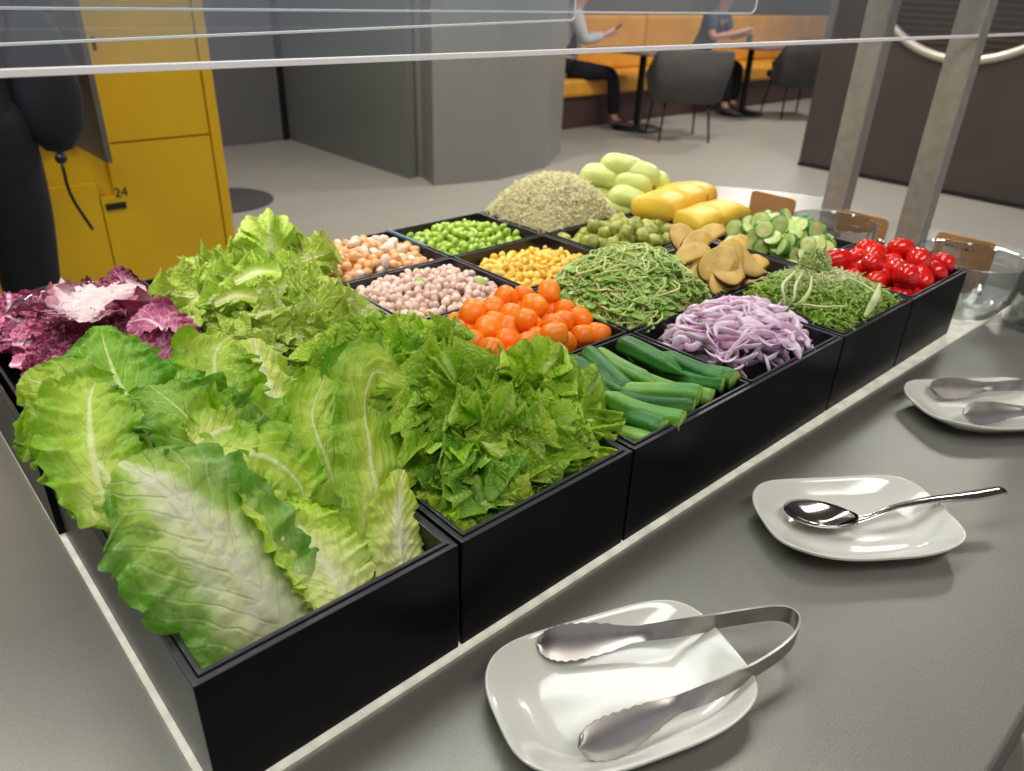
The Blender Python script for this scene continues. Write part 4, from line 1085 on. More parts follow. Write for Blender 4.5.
# ------------------------------------------------------------------ leaves
def strap(name, P, W, mat, nrm, seed=0, nv=56, nu=34, cup=.5, ruf=.25, rf=9, crk=.0022, tipround=.5, asym=(1, 1), rib=True, serr=.06, fold=0, twist=0):
    """long leaf along rib points P; W = list of half widths along it; nrm = face direction"""
    R = crom(P, nv); N0 = V(nrm).normalized(); vs, fs, uv = [], [], []; m = len(W) - 1; acc = 0
    Ltot = sum((R[i + 1] - R[i]).length for i in range(nv - 1))
    for i in range(nv):
        v = i / (nv - 1); T = (R[min(i + 1, nv - 1)] - R[max(i - 1, 0)]).normalized()
        N = (N0 - T * N0.dot(T)).normalized()
        if twist: N = Quaternion(T, twist * (v - .3)) @ N
        B = T.cross(N)
        k = min(int(v * m), m - 1); u_ = v * m - k; u_ = u_ * u_ * (3 - 2 * u_); w = W[k] * (1 - u_) + W[k + 1] * u_
        for j in range(nu + 1):
            s = 2 * j / nu - 1; sg = 0 if s < 0 else 1; ws = w * asym[sg]; a_ = abs(s)
            ed = 1 + serr * noise.noise(V((v * 16, s * 2, seed))) * 2 + serr * .8 * noise.noise(V((v * 45, sg * 5., seed)))
            x = s * ws * ed; c = cup * a_
            bx = math.sin(c * 1.0) / max(c, 1e-4) * x if c > 1e-3 else x
            bz = (1 - math.cos(c)) / max(c, 1e-4) * abs(x) if c > 1e-3 else 0
            if cup < 0: bz = -(1 - math.cos(c)) / max(-c, 1e-4) * abs(x)
            ph = seed * 1.7 + sg * 2.1
            rz = ruf * w * a_ ** 2.2 * (.6 * math.sin(rf * v * 2 * PI * .55 + ph) + .45 * math.sin(rf * v * 2 * PI * 1.37 + ph * 2) + .35 * noise.noise(V((v * rf * 2.5, s * 1.5, seed * 3.3))) * 2)
            rx = ruf * .35 * w * a_ ** 3 * math.sin(rf * v * 2 * PI * 1.1 + ph * 3) * (1 if s > 0 else -1)
            rt = ruf * .4 * w * a_ ** 2 * math.cos(rf * v * 2 * PI * .9 + ph)
            q = V((x * 1.0, v * Ltot, seed * .37)) 
            cr = crk * (noise.noise(q * 80) * 1.25 + noise.noise(q * 170) * .75) * (min(1, a_ * 5))
            # herringbone puckering between side veins
            cr += crk * .28 * math.sin((v * 58 - a_ * 26) + 6 * noise.noise(q * 26)) * min(1, max(0, a_ - .12) * 4) * (1 - a_ * .4)
            ribz = -.0016 * math.exp(-(s * 9) ** 2) * (1 - v) if rib else 0
            vs.append(R[i] + B * (bx + rx) + N * (bz + rz + cr - ribz + fold * a_ * w) + T * (rt + (tipround * w * (1 - a_ * a_) - tipround * w) * (v ** 5) * 1.0))
            uv.append((.5 + s * .5, v))
    for i in range(nv - 1):
        for j in range(nu): a = i * (nu + 1) + j; fs.append((a, a + 1, a + nu + 2, a + nu + 1))
    return mk(name, vs, fs, mat, uvs=uv)
def fan(name, L, mat, seed=0, phi=1.25, nr=26, na=150, ruf=.3, frill=1.0, cup=.25, droop=.25, crk=.0024, teeth=.06):
    """broad frilly leaf mesh: base at origin, grows along +y, face +z"""
    vs, fs, uv = [], [], []; sd = seed * 5.77
    for i in range(nr + 1):
        r = i / nr
        for j in range(na + 1):
            s = 2 * j / na - 1; ph = s * phi * (.35 + .65 * r ** .5)
            Lr = L * ((.60 + .40 * math.cos(ph)) if phi > 1.6 else (.72 + .28 * math.cos(ph * 1.1))) * (1 + .16 * noise.noise(V((s * 3, sd, 0))) + (teeth * noise.noise(V((s * 26, sd, 2))) + teeth * .8 * noise.noise(V((s * 60, sd, 5)))) * r)
            e = r ** 2.1
            f1 = math.sin(s * 7.5 + sd + 1.5 * noise.noise(V((s * 2, r, sd)))); f2 = math.sin(s * 19 + sd * 2 + 2 * noise.noise(V((s * 4, r * 2, sd)))); f3 = math.sin(s * 44 + sd * 3 + r * 5 + 2 * noise.noise(V((s * 9, r * 3, sd))))
            f4 = math.sin(s * 96 + sd * 4 + r * 9 + 3 * noise.noise(V((s * 15, r * 5, sd))))
            dz = ruf * L * (e * .20 * f1 + r ** 2.4 * .20 * f2 * frill + r ** 3.2 * .15 * f3 * frill + r ** 4.5 * .05 * f4 * frill)
            da = ruf * (e * .16 * math.cos(s * 7.5 + sd) + r ** 3 * .07 * math.cos(s * 19 + sd * 2) * frill + r ** 5 * .030 * math.cos(s * 44 + sd * 3) * frill)
            rr = Lr * r; p_ = ph + da
            x, y = rr * math.sin(p_), rr * math.cos(p_)
            z = dz + cup * L * (abs(math.sin(ph)) * r) ** 1.6 - droop * L * r * r
            y2 = y * (1 - .15 * droop * r)
            q = V((x, y, sd)); z += crk * (noise.noise(q * 110) + .6 * noise.noise(q * 230)) * min(1, r * 3)
            vs.append((x, y2, z)); uv.append((.5 + .5 * s * (.25 + .75 * r), r))
    for i in range(nr):
        for j in range(na): a = i * (na + 1) + j; fs.append((a, a + 1, a + na + 2, a + na + 1))
    return mk(name, vs, fs, mat, uvs=uv)
def aim(o, base, d, n, s=1.0):
    """place a fan leaf: base point, growth direction d, face normal n"""
    d = V(d).normalized(); n = V(n); n = (n - d * n.dot(d)).normalized(); x = d.cross(n)
    m = Matrix((x, d, n)).transposed().to_4x4(); m.translation = V(base)
    o.matrix_world = m @ Matrix.Scale(s, 4)

def RP(*t): return [aty(a, b, y) for a, b, y in t]
UPC = (-.15, -.55, .8)
ROM = [
 # name label, rib points (px,py,Y), half widths (m), mat, kwargs
 ('big romaine leaf with a wide white rib lying over the near corner', [(300, 642, .010), (262, 600, .024), (215, 545, .046), (165, 490, .072), (120, 462, .10)], [.030, .040, .043, .040, .022], 'romaine_white', dict(seed=1, cup=-.35, ruf=.10, crk=.0022, rf=7, asym=(1, .95), nrm=(-.1, -.6, .8))),
 ('dark blistered romaine leaf rising behind the big white ribbed leaf', [(300, 560, .05), (262, 500, .075), (222, 452, .10), (185, 415, .125), (150, 385, .15)], [.016, .028, .034, .034, .020], 'romaine_dark', dict(seed=2, cup=.5, ruf=.18, crk=.003, nrm=(.25, -.6, .75))),
 ('romaine leaf edge folded along the right of the big leaf', [(330, 615, .018), (305, 570, .032), (270, 520, .05), (235, 478, .075)], [.014, .020, .018, .010], 'romaine_pale', dict(seed=3, cup=.6, ruf=.2, nrm=(.5, -.6, .6))),
 ('pale drooping romaine leaf leaning over the outer left rim', [(140, 520, .075), (105, 475, .10), (75, 428, .135), (48, 388, .165), (22, 376, .185)], [.014, .022, .026, .026, .014], 'romaine', dict(seed=4, cup=-.6, ruf=.22, nrm=(-.3, -.6, .7))),
 ('upright romaine leaf with a bright yellow rib and herringbone veins', [(112, 520, .085), (96, 470, .105), (90, 430, .125), (90, 398, .145), (96, 380, .16)], [.014, .022, .025, .023, .012], 'romaine', dict(seed=5, cup=.45, ruf=.18, nrm=(-.1, -.75, .6))),
 ('tall dark romaine leaf whose pointed tip touches the radicchio', [(160, 460, .13), (138, 420, .15), (118, 382, .175), (106, 350, .195), (100, 326, .21)], [.018, .028, .030, .022, .009], 'romaine_dark', dict(seed=6, cup=.3, ruf=.16, nrm=(-.05, -.75, .6))),
 ('blistered romaine leaf between the tall dark leaf and the pale centre', [(215, 470, .12), (195, 430, .14), (180, 395, .165), (178, 365, .19)], [.018, .026, .026, .014], 'romaine_dark', dict(seed=7, cup=.4, ruf=.24, nrm=(0, -.7, .65))),
 ('pale green romaine leaf curling back at the middle of the box', [(260, 470, .12), (238, 430, .14), (218, 390, .17), (215, 355, .195), (228, 335, .215)], [.018, .026, .028, .026, .012], 'romaine', dict(seed=8, cup=.5, ruf=.25, nrm=(-.15, -.7, .65))),
 ('yellowish romaine heart leaf with an upright white rib', [(296, 500, .10), (284, 450, .12), (270, 405, .15), (260, 368, .18), (254, 338, .205)], [.013, .020, .026, .026, .016], 'romaine_pale', dict(seed=9, cup=-.45, ruf=.28, crk=.003, nrm=(0, -.75, .6))),
 ('romaine leaf lying crosswise in the middle with a drooping frilly edge', [(205, 470, .085), (235, 455, .085), (268, 458, .08), (296, 480, .07), (305, 500, .062)], [.016, .024, .026, .022, .012], 'romaine', dict(seed=10, cup=-.3, ruf=.3, nrm=(.1, -.4, .9))),
 ('smaller crosswise romaine leaf under the drooping frilly one', [(195, 445, .10), (225, 430, .105), (255, 430, .11), (285, 450, .10)], [.012, .024, .024, .014], 'romaine', dict(seed=11, cup=.3, ruf=.3, nrm=(-.1, -.5, .8))),
 ('romaine leaf with a pale cream base at the front middle rim', [(352, 606, .010), (328, 570, .026), (302, 532, .045), (285, 498, .066)], [.016, .024, .022, .012], 'romaine_pale', dict(seed=12, cup=.5, ruf=.14, nrm=(.1, -.65, .7))),
 ('narrow smooth romaine leaf just left of the blistered arching leaf', [(355, 575, .035), (345, 520, .06), (328, 465, .09), (312, 415, .12), (325, 375, .15)], [.014, .021, .022, .020, .014], 'romaine', dict(seed=13, cup=.55, ruf=.16, nrm=(-.1, -.75, .6))),
 ('broad hollow romaine leaf curling behind the blistered arching leaf', [(360, 520, .08), (358, 465, .105), (352, 410, .135), (350, 375, .155), (362, 356, .17)], [.014, .020, .026, .026, .012], 'romaine_dark', dict(seed=14, cup=.7, ruf=.12, nrm=(0, -.8, .55))),
 ('tall blistered romaine leaf arching over toward the leaf lettuce', [(385, 590, .020), (378, 520, .042), (370, 455, .068), (364, 405, .088), (375, 372, .096), (405, 385, .085)], [.014, .021, .020, .017, .022, .012], 'romaine', dict(seed=15, cup=-.5, ruf=.16, crk=.003, nrm=(.05, -.8, .55))),
 ('small puckered romaine leaf nearest the leaf lettuce pan', [(402, 575, .014), (400, 540, .026), (398, 505, .040), (400, 470, .056)], [.015, .019, .016, .006], 'romaine_pale', dict(seed=16, cup=-.4, ruf=.06, crk=.003, nrm=(.15, -.75, .6))),
 ('small folded romaine leaf beside the leaf lettuce', [(388, 500, .06), (400, 470, .07), (415, 440, .085), (424, 415, .10)], [.007, .013, .015, .007], 'romaine', dict(seed=17, cup=.8, ruf=.1, nrm=(-.2, -.75, .6))),
 ('pale romaine leaf low along the left rim', [(205, 640, .040), (165, 565, .078), (138, 512, .10)], [.013, .016, .012], 'romaine_pale', dict(seed=18, cup=.3, ruf=.12, nrm=(-.3, -.5, .8))),
 ('pale romaine leaf deep between the front leaves', [(330, 590, .03), (310, 545, .05), (290, 510, .07)], [.02, .026, .02], 'romaine', dict(seed=19, cup=.3, ruf=.2, nrm=(0, -.6, .8))),
 ('small dark romaine leaf scrap poking out over the left rim', [(40, 440, .19), (30, 447, .195), (24, 462, .19)], [.006, .009, .004], 'romaine_dark', dict(seed=20, cup=.3, ruf=.4, nrm=(-.3, -.6, .7))),
]
for lab, pp, W, mt, kw in ROM:
    kw = dict(kw); o = strap('romaine_leaf', RP(*pp), W, M[mt], kw.pop('nrm'), **kw)
    for q in o.data.vertices:
        if q.co.z < RIM + .004: q.co.x = min(max(q.co.x, .0078), X0 - .0078); q.co.y = max(q.co.y, .0078)
    tag(o, lab, 'romaine leaf', 'romaine leaves')
# filler leaves below
rg = random.Random(41)
for i in range(9):
    x = .03 + (i % 3) * .042; y = .035 + (i // 3) * .085
    P = [V((x, y - .03, .935)), V((x + rg.uniform(-.01, .01), y + .01, .955)), V((x + rg.uniform(-.02, .02), y + .05, .985))]
    o = strap('romaine_leaf', P, [.014, .026, .014], M['romaine'], (rg.uniform(-.3, .3), -.5, .8), seed=50 + i, cup=.3, ruf=.25, nv=26, nu=16)
    for q in o.data.vertices: q.co.x = min(max(q.co.x, .0078), X0 - .0078); q.co.y = max(q.co.y, .0078)
    tag(o, 'romaine leaf buried under the others in its box', 'romaine leaf', 'buried romaine leaves')

def heap(name, mats, n, c, h, Ls, seed, label, group, cat, ruf, frill, zb, cup=.25, droop=.3, extra=(), spill=.0, sp=.62, phi=1.25, protos=9, teeth=.06, tilt=(.15, .9)):
    x0, y0, x1, y1 = c; rg = random.Random(seed)
    pr = [fan(name, 1.0 * .07, M[mats[k % len(mats)]], seed + k, phi=phi, ruf=ruf, frill=frill, cup=cup * rg.uniform(.5, 1.6), droop=droop * rg.uniform(.3, 1.5), teeth=teeth) for k in range(protos)]
    used = set(); cnt = 0
    def put(base, d, nn, L, k=None, lab=None, gr=None, free=False):
        k = rg.randrange(protos) if k is None else k
        o = pr[k] if k not in used else pr[k].copy()
        if k in used: col.objects.link(o)
        used.add(k); aim(o, base, d, nn, L / .07)
        mw = o.matrix_world; sh = [0, 0, 0, 0]
        for q in o.data.vertices[:]:
            if q.index % 4: continue
            w_ = mw @ q.co
            if w_.z < RIM + .003:
                sh[0] = max(sh[0], x0 - w_.x); sh[1] = max(sh[1], w_.x - x1); sh[2] = max(sh[2], y0 - w_.y); sh[3] = max(sh[3], w_.y - y1)
        if free: sh[1] = 0
        mw.translation += V(((sh[0] + .001 if sh[0] > 0 else 0) - (sh[1] + .001 if sh[1] > 0 else 0), (sh[2] + .001 if sh[2] > 0 else 0) - (sh[3] + .001 if sh[3] > 0 else 0), 0)); o.matrix_world = mw
        tag(o, lab or label, cat, gr or group); return o
    # jittered grid so the cover is even
    ny = max(2, int((n * (y1 - y0) / (x1 - x0)) ** .5)); nx = max(2, round(n / ny))
    for j in range(ny):
        for i in range(nx):
            ux = (i + .5 + rg.uniform(-.3, .3)) / nx; uy = (j + .5 + rg.uniform(-.3, .3)) / ny
            x = x0 + ux * (x1 - x0); y = y0 + uy * (y1 - y0)
            mz = mound(x, y, x0, y0, x1, y1, h, s=sp)
            e = .01; gx = (mound(x + e, y, x0, y0, x1, y1, h, s=sp) - mz) / e; gy = (mound(x, y + e, x0, y0, x1, y1, h, s=sp) - mz) / e
            nn = V((-gx * .8, -gy * .8, 1)).normalized()
            # grow roughly toward the viewer side and outward
            a = math.atan2(uy - .55, ux - .5) + rg.uniform(-1.2, 1.2)
            out_ = V((math.cos(a), math.sin(a), 0)); el = rg.uniform(*tilt)
            d = (out_ * math.cos(el) + V((0, 0, 1)) * math.sin(el)).normalized()
            L = rg.uniform(*Ls)
            face = (nn + V((rg.uniform(-.35, .35), -.45 + rg.uniform(-.35, .35), 0))).normalized()
            base = V((x, y, zb + mz)) - d * L * .5
            base.z = max(base.z, RIM - .05)
            # stay inside the box unless allowed to spill
            tip = base + d * L
            for ax, lo, hi in ((0, x0 - spill, x1 + spill), (1, y0 - spill, y1 + spill)):
                if tip[ax] > hi - L * .38: base[ax] -= tip[ax] - (hi - L * .38)
                if tip[ax] < lo + L * .38: base[ax] += (lo + L * .38) - tip[ax]
            put(base, d, face, L)
    for k in range(protos):
        if k not in used: pass
    put.clean = lambda: [bpy.data.objects.remove(pr[k]) for k in range(protos) if k not in used]
    return put
# dark green leaf lettuce (cells 1..2, 0..2)
c = cell(1, 0, 1, 2)
put = heap('leaf_lettuce_leaf', ['leaf', 'leaf_lt', 'leaf_dk', 'leaf'], 84, c, .056, (.036, .052), 61, 'frilly green leaf lettuce leaf in the heap behind the romaine', 'frilly green lettuce leaves', 'lettuce leaf', .72, 1.5, RIM - .020, spill=.0, sp=.56, phi=2.3, protos=12, teeth=.03)
def near(px, py, Y, dx, dy, dz, L, lab, k=None, face=(-.1, -.7, .7)):
    put(aty(px, py, Y), (dx, dy, dz), face, L, k, lab, free=True)
near(560, 440, .040, .75, -.12, .22, .054, 'light green lettuce leaf spreading over the okra rim', 1, (.1, -.6, .8))
near(560, 415, .055, .85, -.05, .35, .052, 'frilly lettuce leaf above the one that overhangs the okra', 4, (0, -.55, .8))
near(505, 465, .050, .45, -.35, .15, .046, 'lettuce leaf folding down to the front rim', 2, (.1, -.8, .6))
near(455, 480, .050, .10, -.45, .05, .046, 'long lettuce leaf hanging at the front left of its pan', 5, (.1, -.9, .5))
near(480, 440, .060, .1, -.45, .5, .046, 'ruffled lettuce leaf standing in the middle of the heap', 7, (0, -.75, .6))
near(525, 395, .080, .35, -.2, .6, .044, 'bright frilly lettuce leaf near the carrots', 1, (0, -.6, .7))
near(455, 400, .10, -.1, -.3, .6, .042, 'dark lettuce leaf next to the romaine', 3, (0, -.7, .6))
near(590, 445, .045, .95, -.15, .10, .046, 'lettuce leaf lying furthest over the okra', 9, (.1, -.5, .85))
put.clean()
# pale frillice (cells 1..2, 2..4)
c = cell(1, 2, 1, 2)
put = heap('frilly_lettuce_leaf', ['frillice'], 84, c, .044, (.026, .038), 81, 'pale frilly lettuce leaf in the heap behind the radicchio', 'pale frilly lettuce leaves', 'lettuce leaf', .8, 1.6, RIM - .016, spill=.0, sp=.56, phi=2.1, protos=10, teeth=.06)
near(272, 262, .44, .05, -.0, 1, .046, 'pale frilly lettuce leaf standing highest at the back of the heap', 3, (-.3, -.8, .3))
near(300, 262, .42, .5, -.2, .2, .04, 'curled pale lettuce leaf beside the standing one', 5, (0, -.6, .8))
near(185, 300, .40, -.7, -.2, .2, .042, 'frilly lettuce leaf spilling toward the radicchio', 2, (-.2, -.5, .8))
put.clean()
for i, (px, py, Y, a, L) in enumerate([(235, 283, .36, -.3, .040), (190, 318, .33, -1.9, .036), (270, 300, .34, .2, .034), (215, 305, .36, -.5, .036)]):
    b = aty(px, py, Y); d = V((math.cos(a), math.sin(a), .12))
    P = [b, b + d * L * .5 + V((0, 0, .005)), b + d * L]
    o = strap('lettuce_rib', P, [.005, .008, .011], M['romaine_pale'], (-.1, -.5, .9), seed=70 + i, cup=.8, ruf=.15, nv=20, nu=12, crk=.0008)
    tag(o, 'pale thick lettuce rib lying on the frilly heap ' + ['in the middle', 'by the radicchio', 'toward the chickpeas', 'near the back left'][i], 'lettuce leaf', 'pale lettuce ribs')
# radicchio (cells 0..1, 2..4)
c = cell(0, 2, 1, 2)
put = heap('radicchio_leaf', ['radic', 'radic', 'radic_pink', 'radic'], 66, c, .030, (.028, .044), 91, 'purple radicchio leaf piece in its box', 'purple radicchio leaves', 'radicchio leaf', .45, .5, RIM - .012, spill=.0, sp=.62, phi=1.9, protos=12, teeth=.05, tilt=(-.1, .8))
put.clean()
o = strap('radicchio_leaf', [q + V((0, -.006, .012)) for q in RP((105, 296, .47), (98, 306, .42), (88, 322, .37), (85, 334, .345))], [.012, .034, .036, .020], M['radic_white'], (-.1, -.55, .85), seed=31, cup=.2, ruf=.25, rf=14, crk=.0034, serr=.42)
tag(o, 'large white ribbed radicchio leaf lying on top of the purple ones', 'radicchio leaf')
o = strap('radicchio_leaf', RP((185, 352, .255), (168, 335, .275), (148, 320, .30), (128, 322, .315)), [.014, .026, .028, .016], M['radic_pink'], (.1, -.7, .7), seed=33, cup=-.7, ruf=.18, crk=.002)
tag(o, 'pink veined radicchio leaf curled beside the tall romaine leaf', 'radicchio leaf')
o = strap('radicchio_leaf', RP((178, 372, .235), (160, 362, .245), (142, 352, .26), (125, 345, .275)), [.014, .024, .022, .012], M['radic'], (.1, -.8, .6), seed=34, cup=.5, ruf=.15, crk=.001)
tag(o, 'smooth deep magenta radicchio leaf under the pink veined one', 'radicchio leaf')
o = strap('radicchio_leaf', RP((140, 305, .43), (132, 292, .45), (122, 280, .47), (113, 268, .49)), [.012, .014, .012, .007], M['radic'], (-.3, -.7, .6), seed=35, cup=.7, ruf=.2)
tag(o, 'pointed radicchio leaf standing highest at the back of its box', 'radicchio leaf')
o = strap('radicchio_leaf', RP((40, 385, .27), (60, 372, .29), (85, 366, .30)), [.004, .008, .004], M['radic_white'], (-.1, -.6, .8), seed=36, cup=.3, ruf=.3, nv=26, nu=14)
tag(o, 'narrow white strip of radicchio lying left of the tall romaine leaf', 'radicchio leaf')

# ------------------------------------------------------------------ plates, tongs, spoon
def plate(center, L, W, rz, label):
    n = 96; vs, fs = [], []
    prof = [(0, .0025), (.55, .0025), (.66, .0032), (.80, .0075), (.93, .0130), (.985, .0150), (1.0, .0152), (1.008, .0142), (1.0, .0125), (.93, .0098), (.78, .0035), (.66, -.0006), (.62, -.0010), (.56, -.0010), (.55, .0004), (0, .0004)]
    for s, z in prof:
        for k in range(n):
            a = 2 * PI * k / n; ex = 2 / 3.3
            e = 1.0
            x = math.copysign(abs(math.cos(a)) ** ex, math.cos(a)) * L / 2 * s; y = math.copysign(abs(math.sin(a)) ** ex, math.sin(a)) * W / 2 * s
            lift = .0035 * (abs(x) / (L / 2)) ** 3 * (abs(y) / (W / 2)) ** 3 * 3 * (1 if s > .6 else 0)
            vs.append((x, y, z + .001 + lift))
    for i in range(len(prof) - 1):
        for k in range(n): fs.append((i * n + k, i * n + (k + 1) % n, (i + 1) * n + (k + 1) % n, (i + 1) * n + k))
    o = mk('serving_plate', vs, fs, M['ceramic'], loc=center, rot=(0, 0, rz)); bm = bmesh.new(); bm.from_mesh(o.data); bmesh.ops.remove_doubles(bm, verts=bm.verts[:], dist=1e-6); bmesh.ops.recalc_face_normals(bm, faces=bm.faces[:]); bm.to_mesh(o.data); bm.free()
    return tag(o, label, 'plate', 'white serving plates')
pA = V((.196, -.085, TOP)); pB = V((.447, -.100, TOP)); pC = V((.722, -.101, TOP))
plate(pA, .148, .098, math.radians(-20), 'white rounded square plate nearest us with long handled tongs on it')
plate(pB, .146, .096, math.radians(-35), 'white rounded square plate carrying a shiny spoon')
plate(pC, .150, .096, math.radians(-36), 'white rounded square plate furthest along the counter with tongs')
def tongs(path, zc, label, padw=.0098, sw=.0060):
    """flat spring steel tongs; path = tip1 .. bend .. tip2 (world xy)"""
    P = crom([V((p[0], p[1], p[2])) for p in path], 110); n = len(P); vs, fs, uv = [], [], []
    tot = [0]
    for i in range(1, n): tot.append(tot[-1] + (P[i] - P[i - 1]).length)
    Lh = tot[-1]
    for i, p in enumerate(P):
        t = (P[min(i + 1, n - 1)] - P[max(i - 1, 0)]).normalized()
        s = min(tot[i], Lh - tot[i]); pad = .062
        up = V((0, 0, 1)) - t * t.z; up.normalize(); side = t.cross(up)
        inn = 1 if (tot[i] < Lh / 2) else 1
        if s < pad:
            w = sw * .8 + (padw - sw * .8) * math.sin(PI * min(1, (s / pad) ** .75)) if s > .02 else padw * (1 - (1 - s / .02) ** 2) ** .5 * .98 + .0004
            k_ = s / pad; w = max(.0005, (1 - (1 - min(1, s / .018)) ** 2) ** .5 * (sw * .75 + (padw - sw * .75) * max(0, math.cos(max(0, (k_ - .3)) / .7 * PI / 2)) ** 1.3))
        else: w = sw * .75 + (sw * .25) * min(1, (s - pad) / .04)
        lean = .75 if s < pad else .75 * max(0, 1 - (s - pad) / .05)
        # pads tip over so their faces look up
        sgn = 1 if tot[i] < Lh / 2 else 1
        up2 = (up * math.cos(lean) + side * math.sin(lean) * (-1 if tot[i] < Lh / 2 else 1)).normalized(); nr = t.cross(up2).normalized()
        th = .0007; m = 6
        for f in (-1, 1):
            for k in range(m + 1):
                u = 2 * k / m - 1; tooth = 1 + (.10 if (s < .045 and i % 2 == 0 and k in (0, m)) else 0)
                vs.append(p + up2 * (u * w * tooth) + nr * (f * th + (.0012 * (1 - u * u) if s < pad else 0) * -1))
    m = 7
    for i in range(n - 1):
        a, b = i * 2 * m, (i + 1) * 2 * m
        for k in range(m - 1):
            fs.append((a + k, a + k + 1, b + k + 1, b + k)); fs.append((a + m + k, b + m + k, b + m + k + 1, a + m + k + 1))
        fs.append((a, b, b + m, a + m)); fs.append((a + m - 1, a + 2 * m - 1, b + 2 * m - 1, b + m - 1))
    fs.append(tuple(range(m)) + tuple(range(2 * m - 1, m - 1, -1))); q = (n - 1) * 2 * m; fs.append(tuple(q + k for k in range(m))[::-1] + tuple(q + m + k for k in range(m)))
    o = mk('serving_tongs', vs, fs, M['satin']); md = o.modifiers.new('e', 'EDGE_SPLIT'); md.split_angle = math.radians(50)
    return tag(o, label, 'tongs', 'steel serving tongs')
SIDE = [False]
def TP(L, z): return [at(a, b, z + dz) for a, b, dz in L]
zt_ = TOP + .0165
tongs(TP([(537, 644, -.002), (560, 643, 0), (610, 637, .001), (680, 628, .003), (740, 617, .005), (780, 613, .006), (797, 622, .007), (793, 640, .007), (770, 660, .005), (720, 688, .003), (670, 708, .001), (620, 733, .0), (578, 748, -.002)], zt_), 0, 'large steel tongs lying open on the nearest plate')
SIDE = [False]
tongs(TP([(930, 388, 0), (955, 388, 0), (1000, 386, .001), (1060, 383, .003), (1110, 380, .005), (1128, 387, .006), (1115, 400, .006), (1060, 410, .003), (1010, 411, .001), (985, 413, 0), (963, 414, 0)], zt_), 0, 'steel tongs lying on the furthest plate, cut off by the frame', padw=.0105)
# spoon
sp0 = empty('serving_spoon', at(820, 516, TOP + .012), 'shiny steel spoon resting bowl down on the middle plate', 'spoon')
o0 = V(sp0.location)
hp = [at(857, 521, TOP + .012) - o0, at(872, 516, TOP + .0155) - o0, at(895, 507, TOP + .019) - o0, at(930, 500, TOP + .021) - o0, at(970, 496, TOP + .022) - o0, at(1003, 490, TOP + .024) - o0]
dirx = V((hp[0].x, hp[0].y, 0)).normalized(); diry = V((-dirx.y, dirx.x, 0))
vs, fs = [], []; n, m = 40, 12; BL = (hp[0]).length * 1.02
for side in (0, 1):
    for i in range(m + 1):
        r = i / m
        for k in range(n):
            a = 2 * PI * k / n; ca, sa = math.cos(a), math.sin(a)
            wv = .0165 * (1 - .14 * ca)
            z = -.0095 * (1 - r * r) + .0016 - (.0009 if side == 0 else 0) + .002 * (1 if ca > .8 else 0) * r * (ca - .8) * 4
            q = dirx * (BL * r * ca) + diry * (wv * r * sa); vs.append((q.x, q.y, z + .001))
N_ = (m + 1) * n
for side in (0, 1):
    for i in range(m):
        for k in range(n):
            a, b, c_, d_ = i * n + k, i * n + (k + 1) % n, (i + 1) * n + (k + 1) % n, (i + 1) * n + k
            fs.append(tuple(x + side * N_ for x in ((a, b, c_, d_) if side else (d_, c_, b, a))))
for k in range(n): fs.append((m * n + k, m * n + (k + 1) % n, N_ + m * n + (k + 1) % n, N_ + m * n + k))
mk('bowl', vs, fs, M['steel'], sp0)
hp[0] = hp[0] * .93
tube('handle', hp, [.0050, .0028, .0030, .0040, .0058, .0050], M['steel'], sp0, 12, n=36, flat=.38)

# ------------------------------------------------------------------ far end: posts, guard glass, signs, bowls, bottle
for (px, py, lab) in ((832, 224, 'square steel post behind the cucumbers, nearer the middle'), (907, 250, 'square steel post behind the tomatoes, nearer the front')):
    p = at(px, py, TOP + .003); post = empty('guard_post', (p.x, p.y, TOP + .0031), lab, 'post', 'steel posts of the glass guard')
    box('post_tube', -.017, -.019, 0, .017, .019, .95, M['post'], post, b=.002)
    box('foot_plate', -.03, -.03, 0, .03, .03, .004, M['satin'], post, b=.001)
def pane(name, x0, x1, y, z0, z1, th, label, corner=.0, mat=None, eh=.0034, zr=None):
    n = 10; pts = [(x0, z1), (x0, z0)]
    if corner: 
        for k in range(n + 1):
            a = PI / 2 * k / n; pts.append((x1 - corner + corner * math.sin(a), z0 + corner - corner * math.cos(a)))
    else: pts.append((x1, z0))
    pts.append((x1, z1)); bm = bmesh.new()
    f = bm.faces.new([bm.verts.new((a, y, b)) for a, b in pts]); r = bmesh.ops.extrude_face_region(bm, geom=[f])
    for e in r['geom']:
        if isinstance(e, bmesh.types.BMVert): e.co.y += th
    bmesh.ops.recalc_face_normals(bm, faces=bm.faces[:])
    SL = lambda x: 0 if zr is None else (zr - z0) * (x - x0) / (x1 - x0)
    for q in bm.verts: q.co.z += SL(q.co.x)
    for f in bm.faces: f.material_index = 0 if abs(f.normal.y) > .9 else 1
    o = tag(bmk(name, bm, [M['glass'], M['edge']]), label, 'glass guard')
    bm = boxbm(x0, y - .001, z0 - eh * .5, x1 - corner, y + th + .001, z0 + eh * .5, .0004)
    for q in bm.verts: q.co.z += SL(q.co.x)
    bmk('edge_glint', bm, M['edge'], o)  # added white strip paints the bright line along the pane's lower edge
    if corner:
        P = [V((x1 - corner + corner * math.sin(PI / 2 * k / n), y + th / 2, z0 + corner - corner * math.cos(PI / 2 * k / n))) for k in range(n + 1)] + [V((x1, y + th / 2, z1))]
        for q in P: q.z += SL(q.x)
        tube('corner_glint', P, eh * .5, M['edge'], o, 6)  # same painted glint carried round the corner
    return o
yA = .16; a0 = aty(0, 70, yA)
pane('guard_glass', -.9, 1.75, yA, a0.z - .0015, 1.85, .0032, 'long clear glass pane of the guard, lowest over the food')
yB = .40; b0 = aty(0, 6.5, yB); b1_ = aty(757, 6, yB)
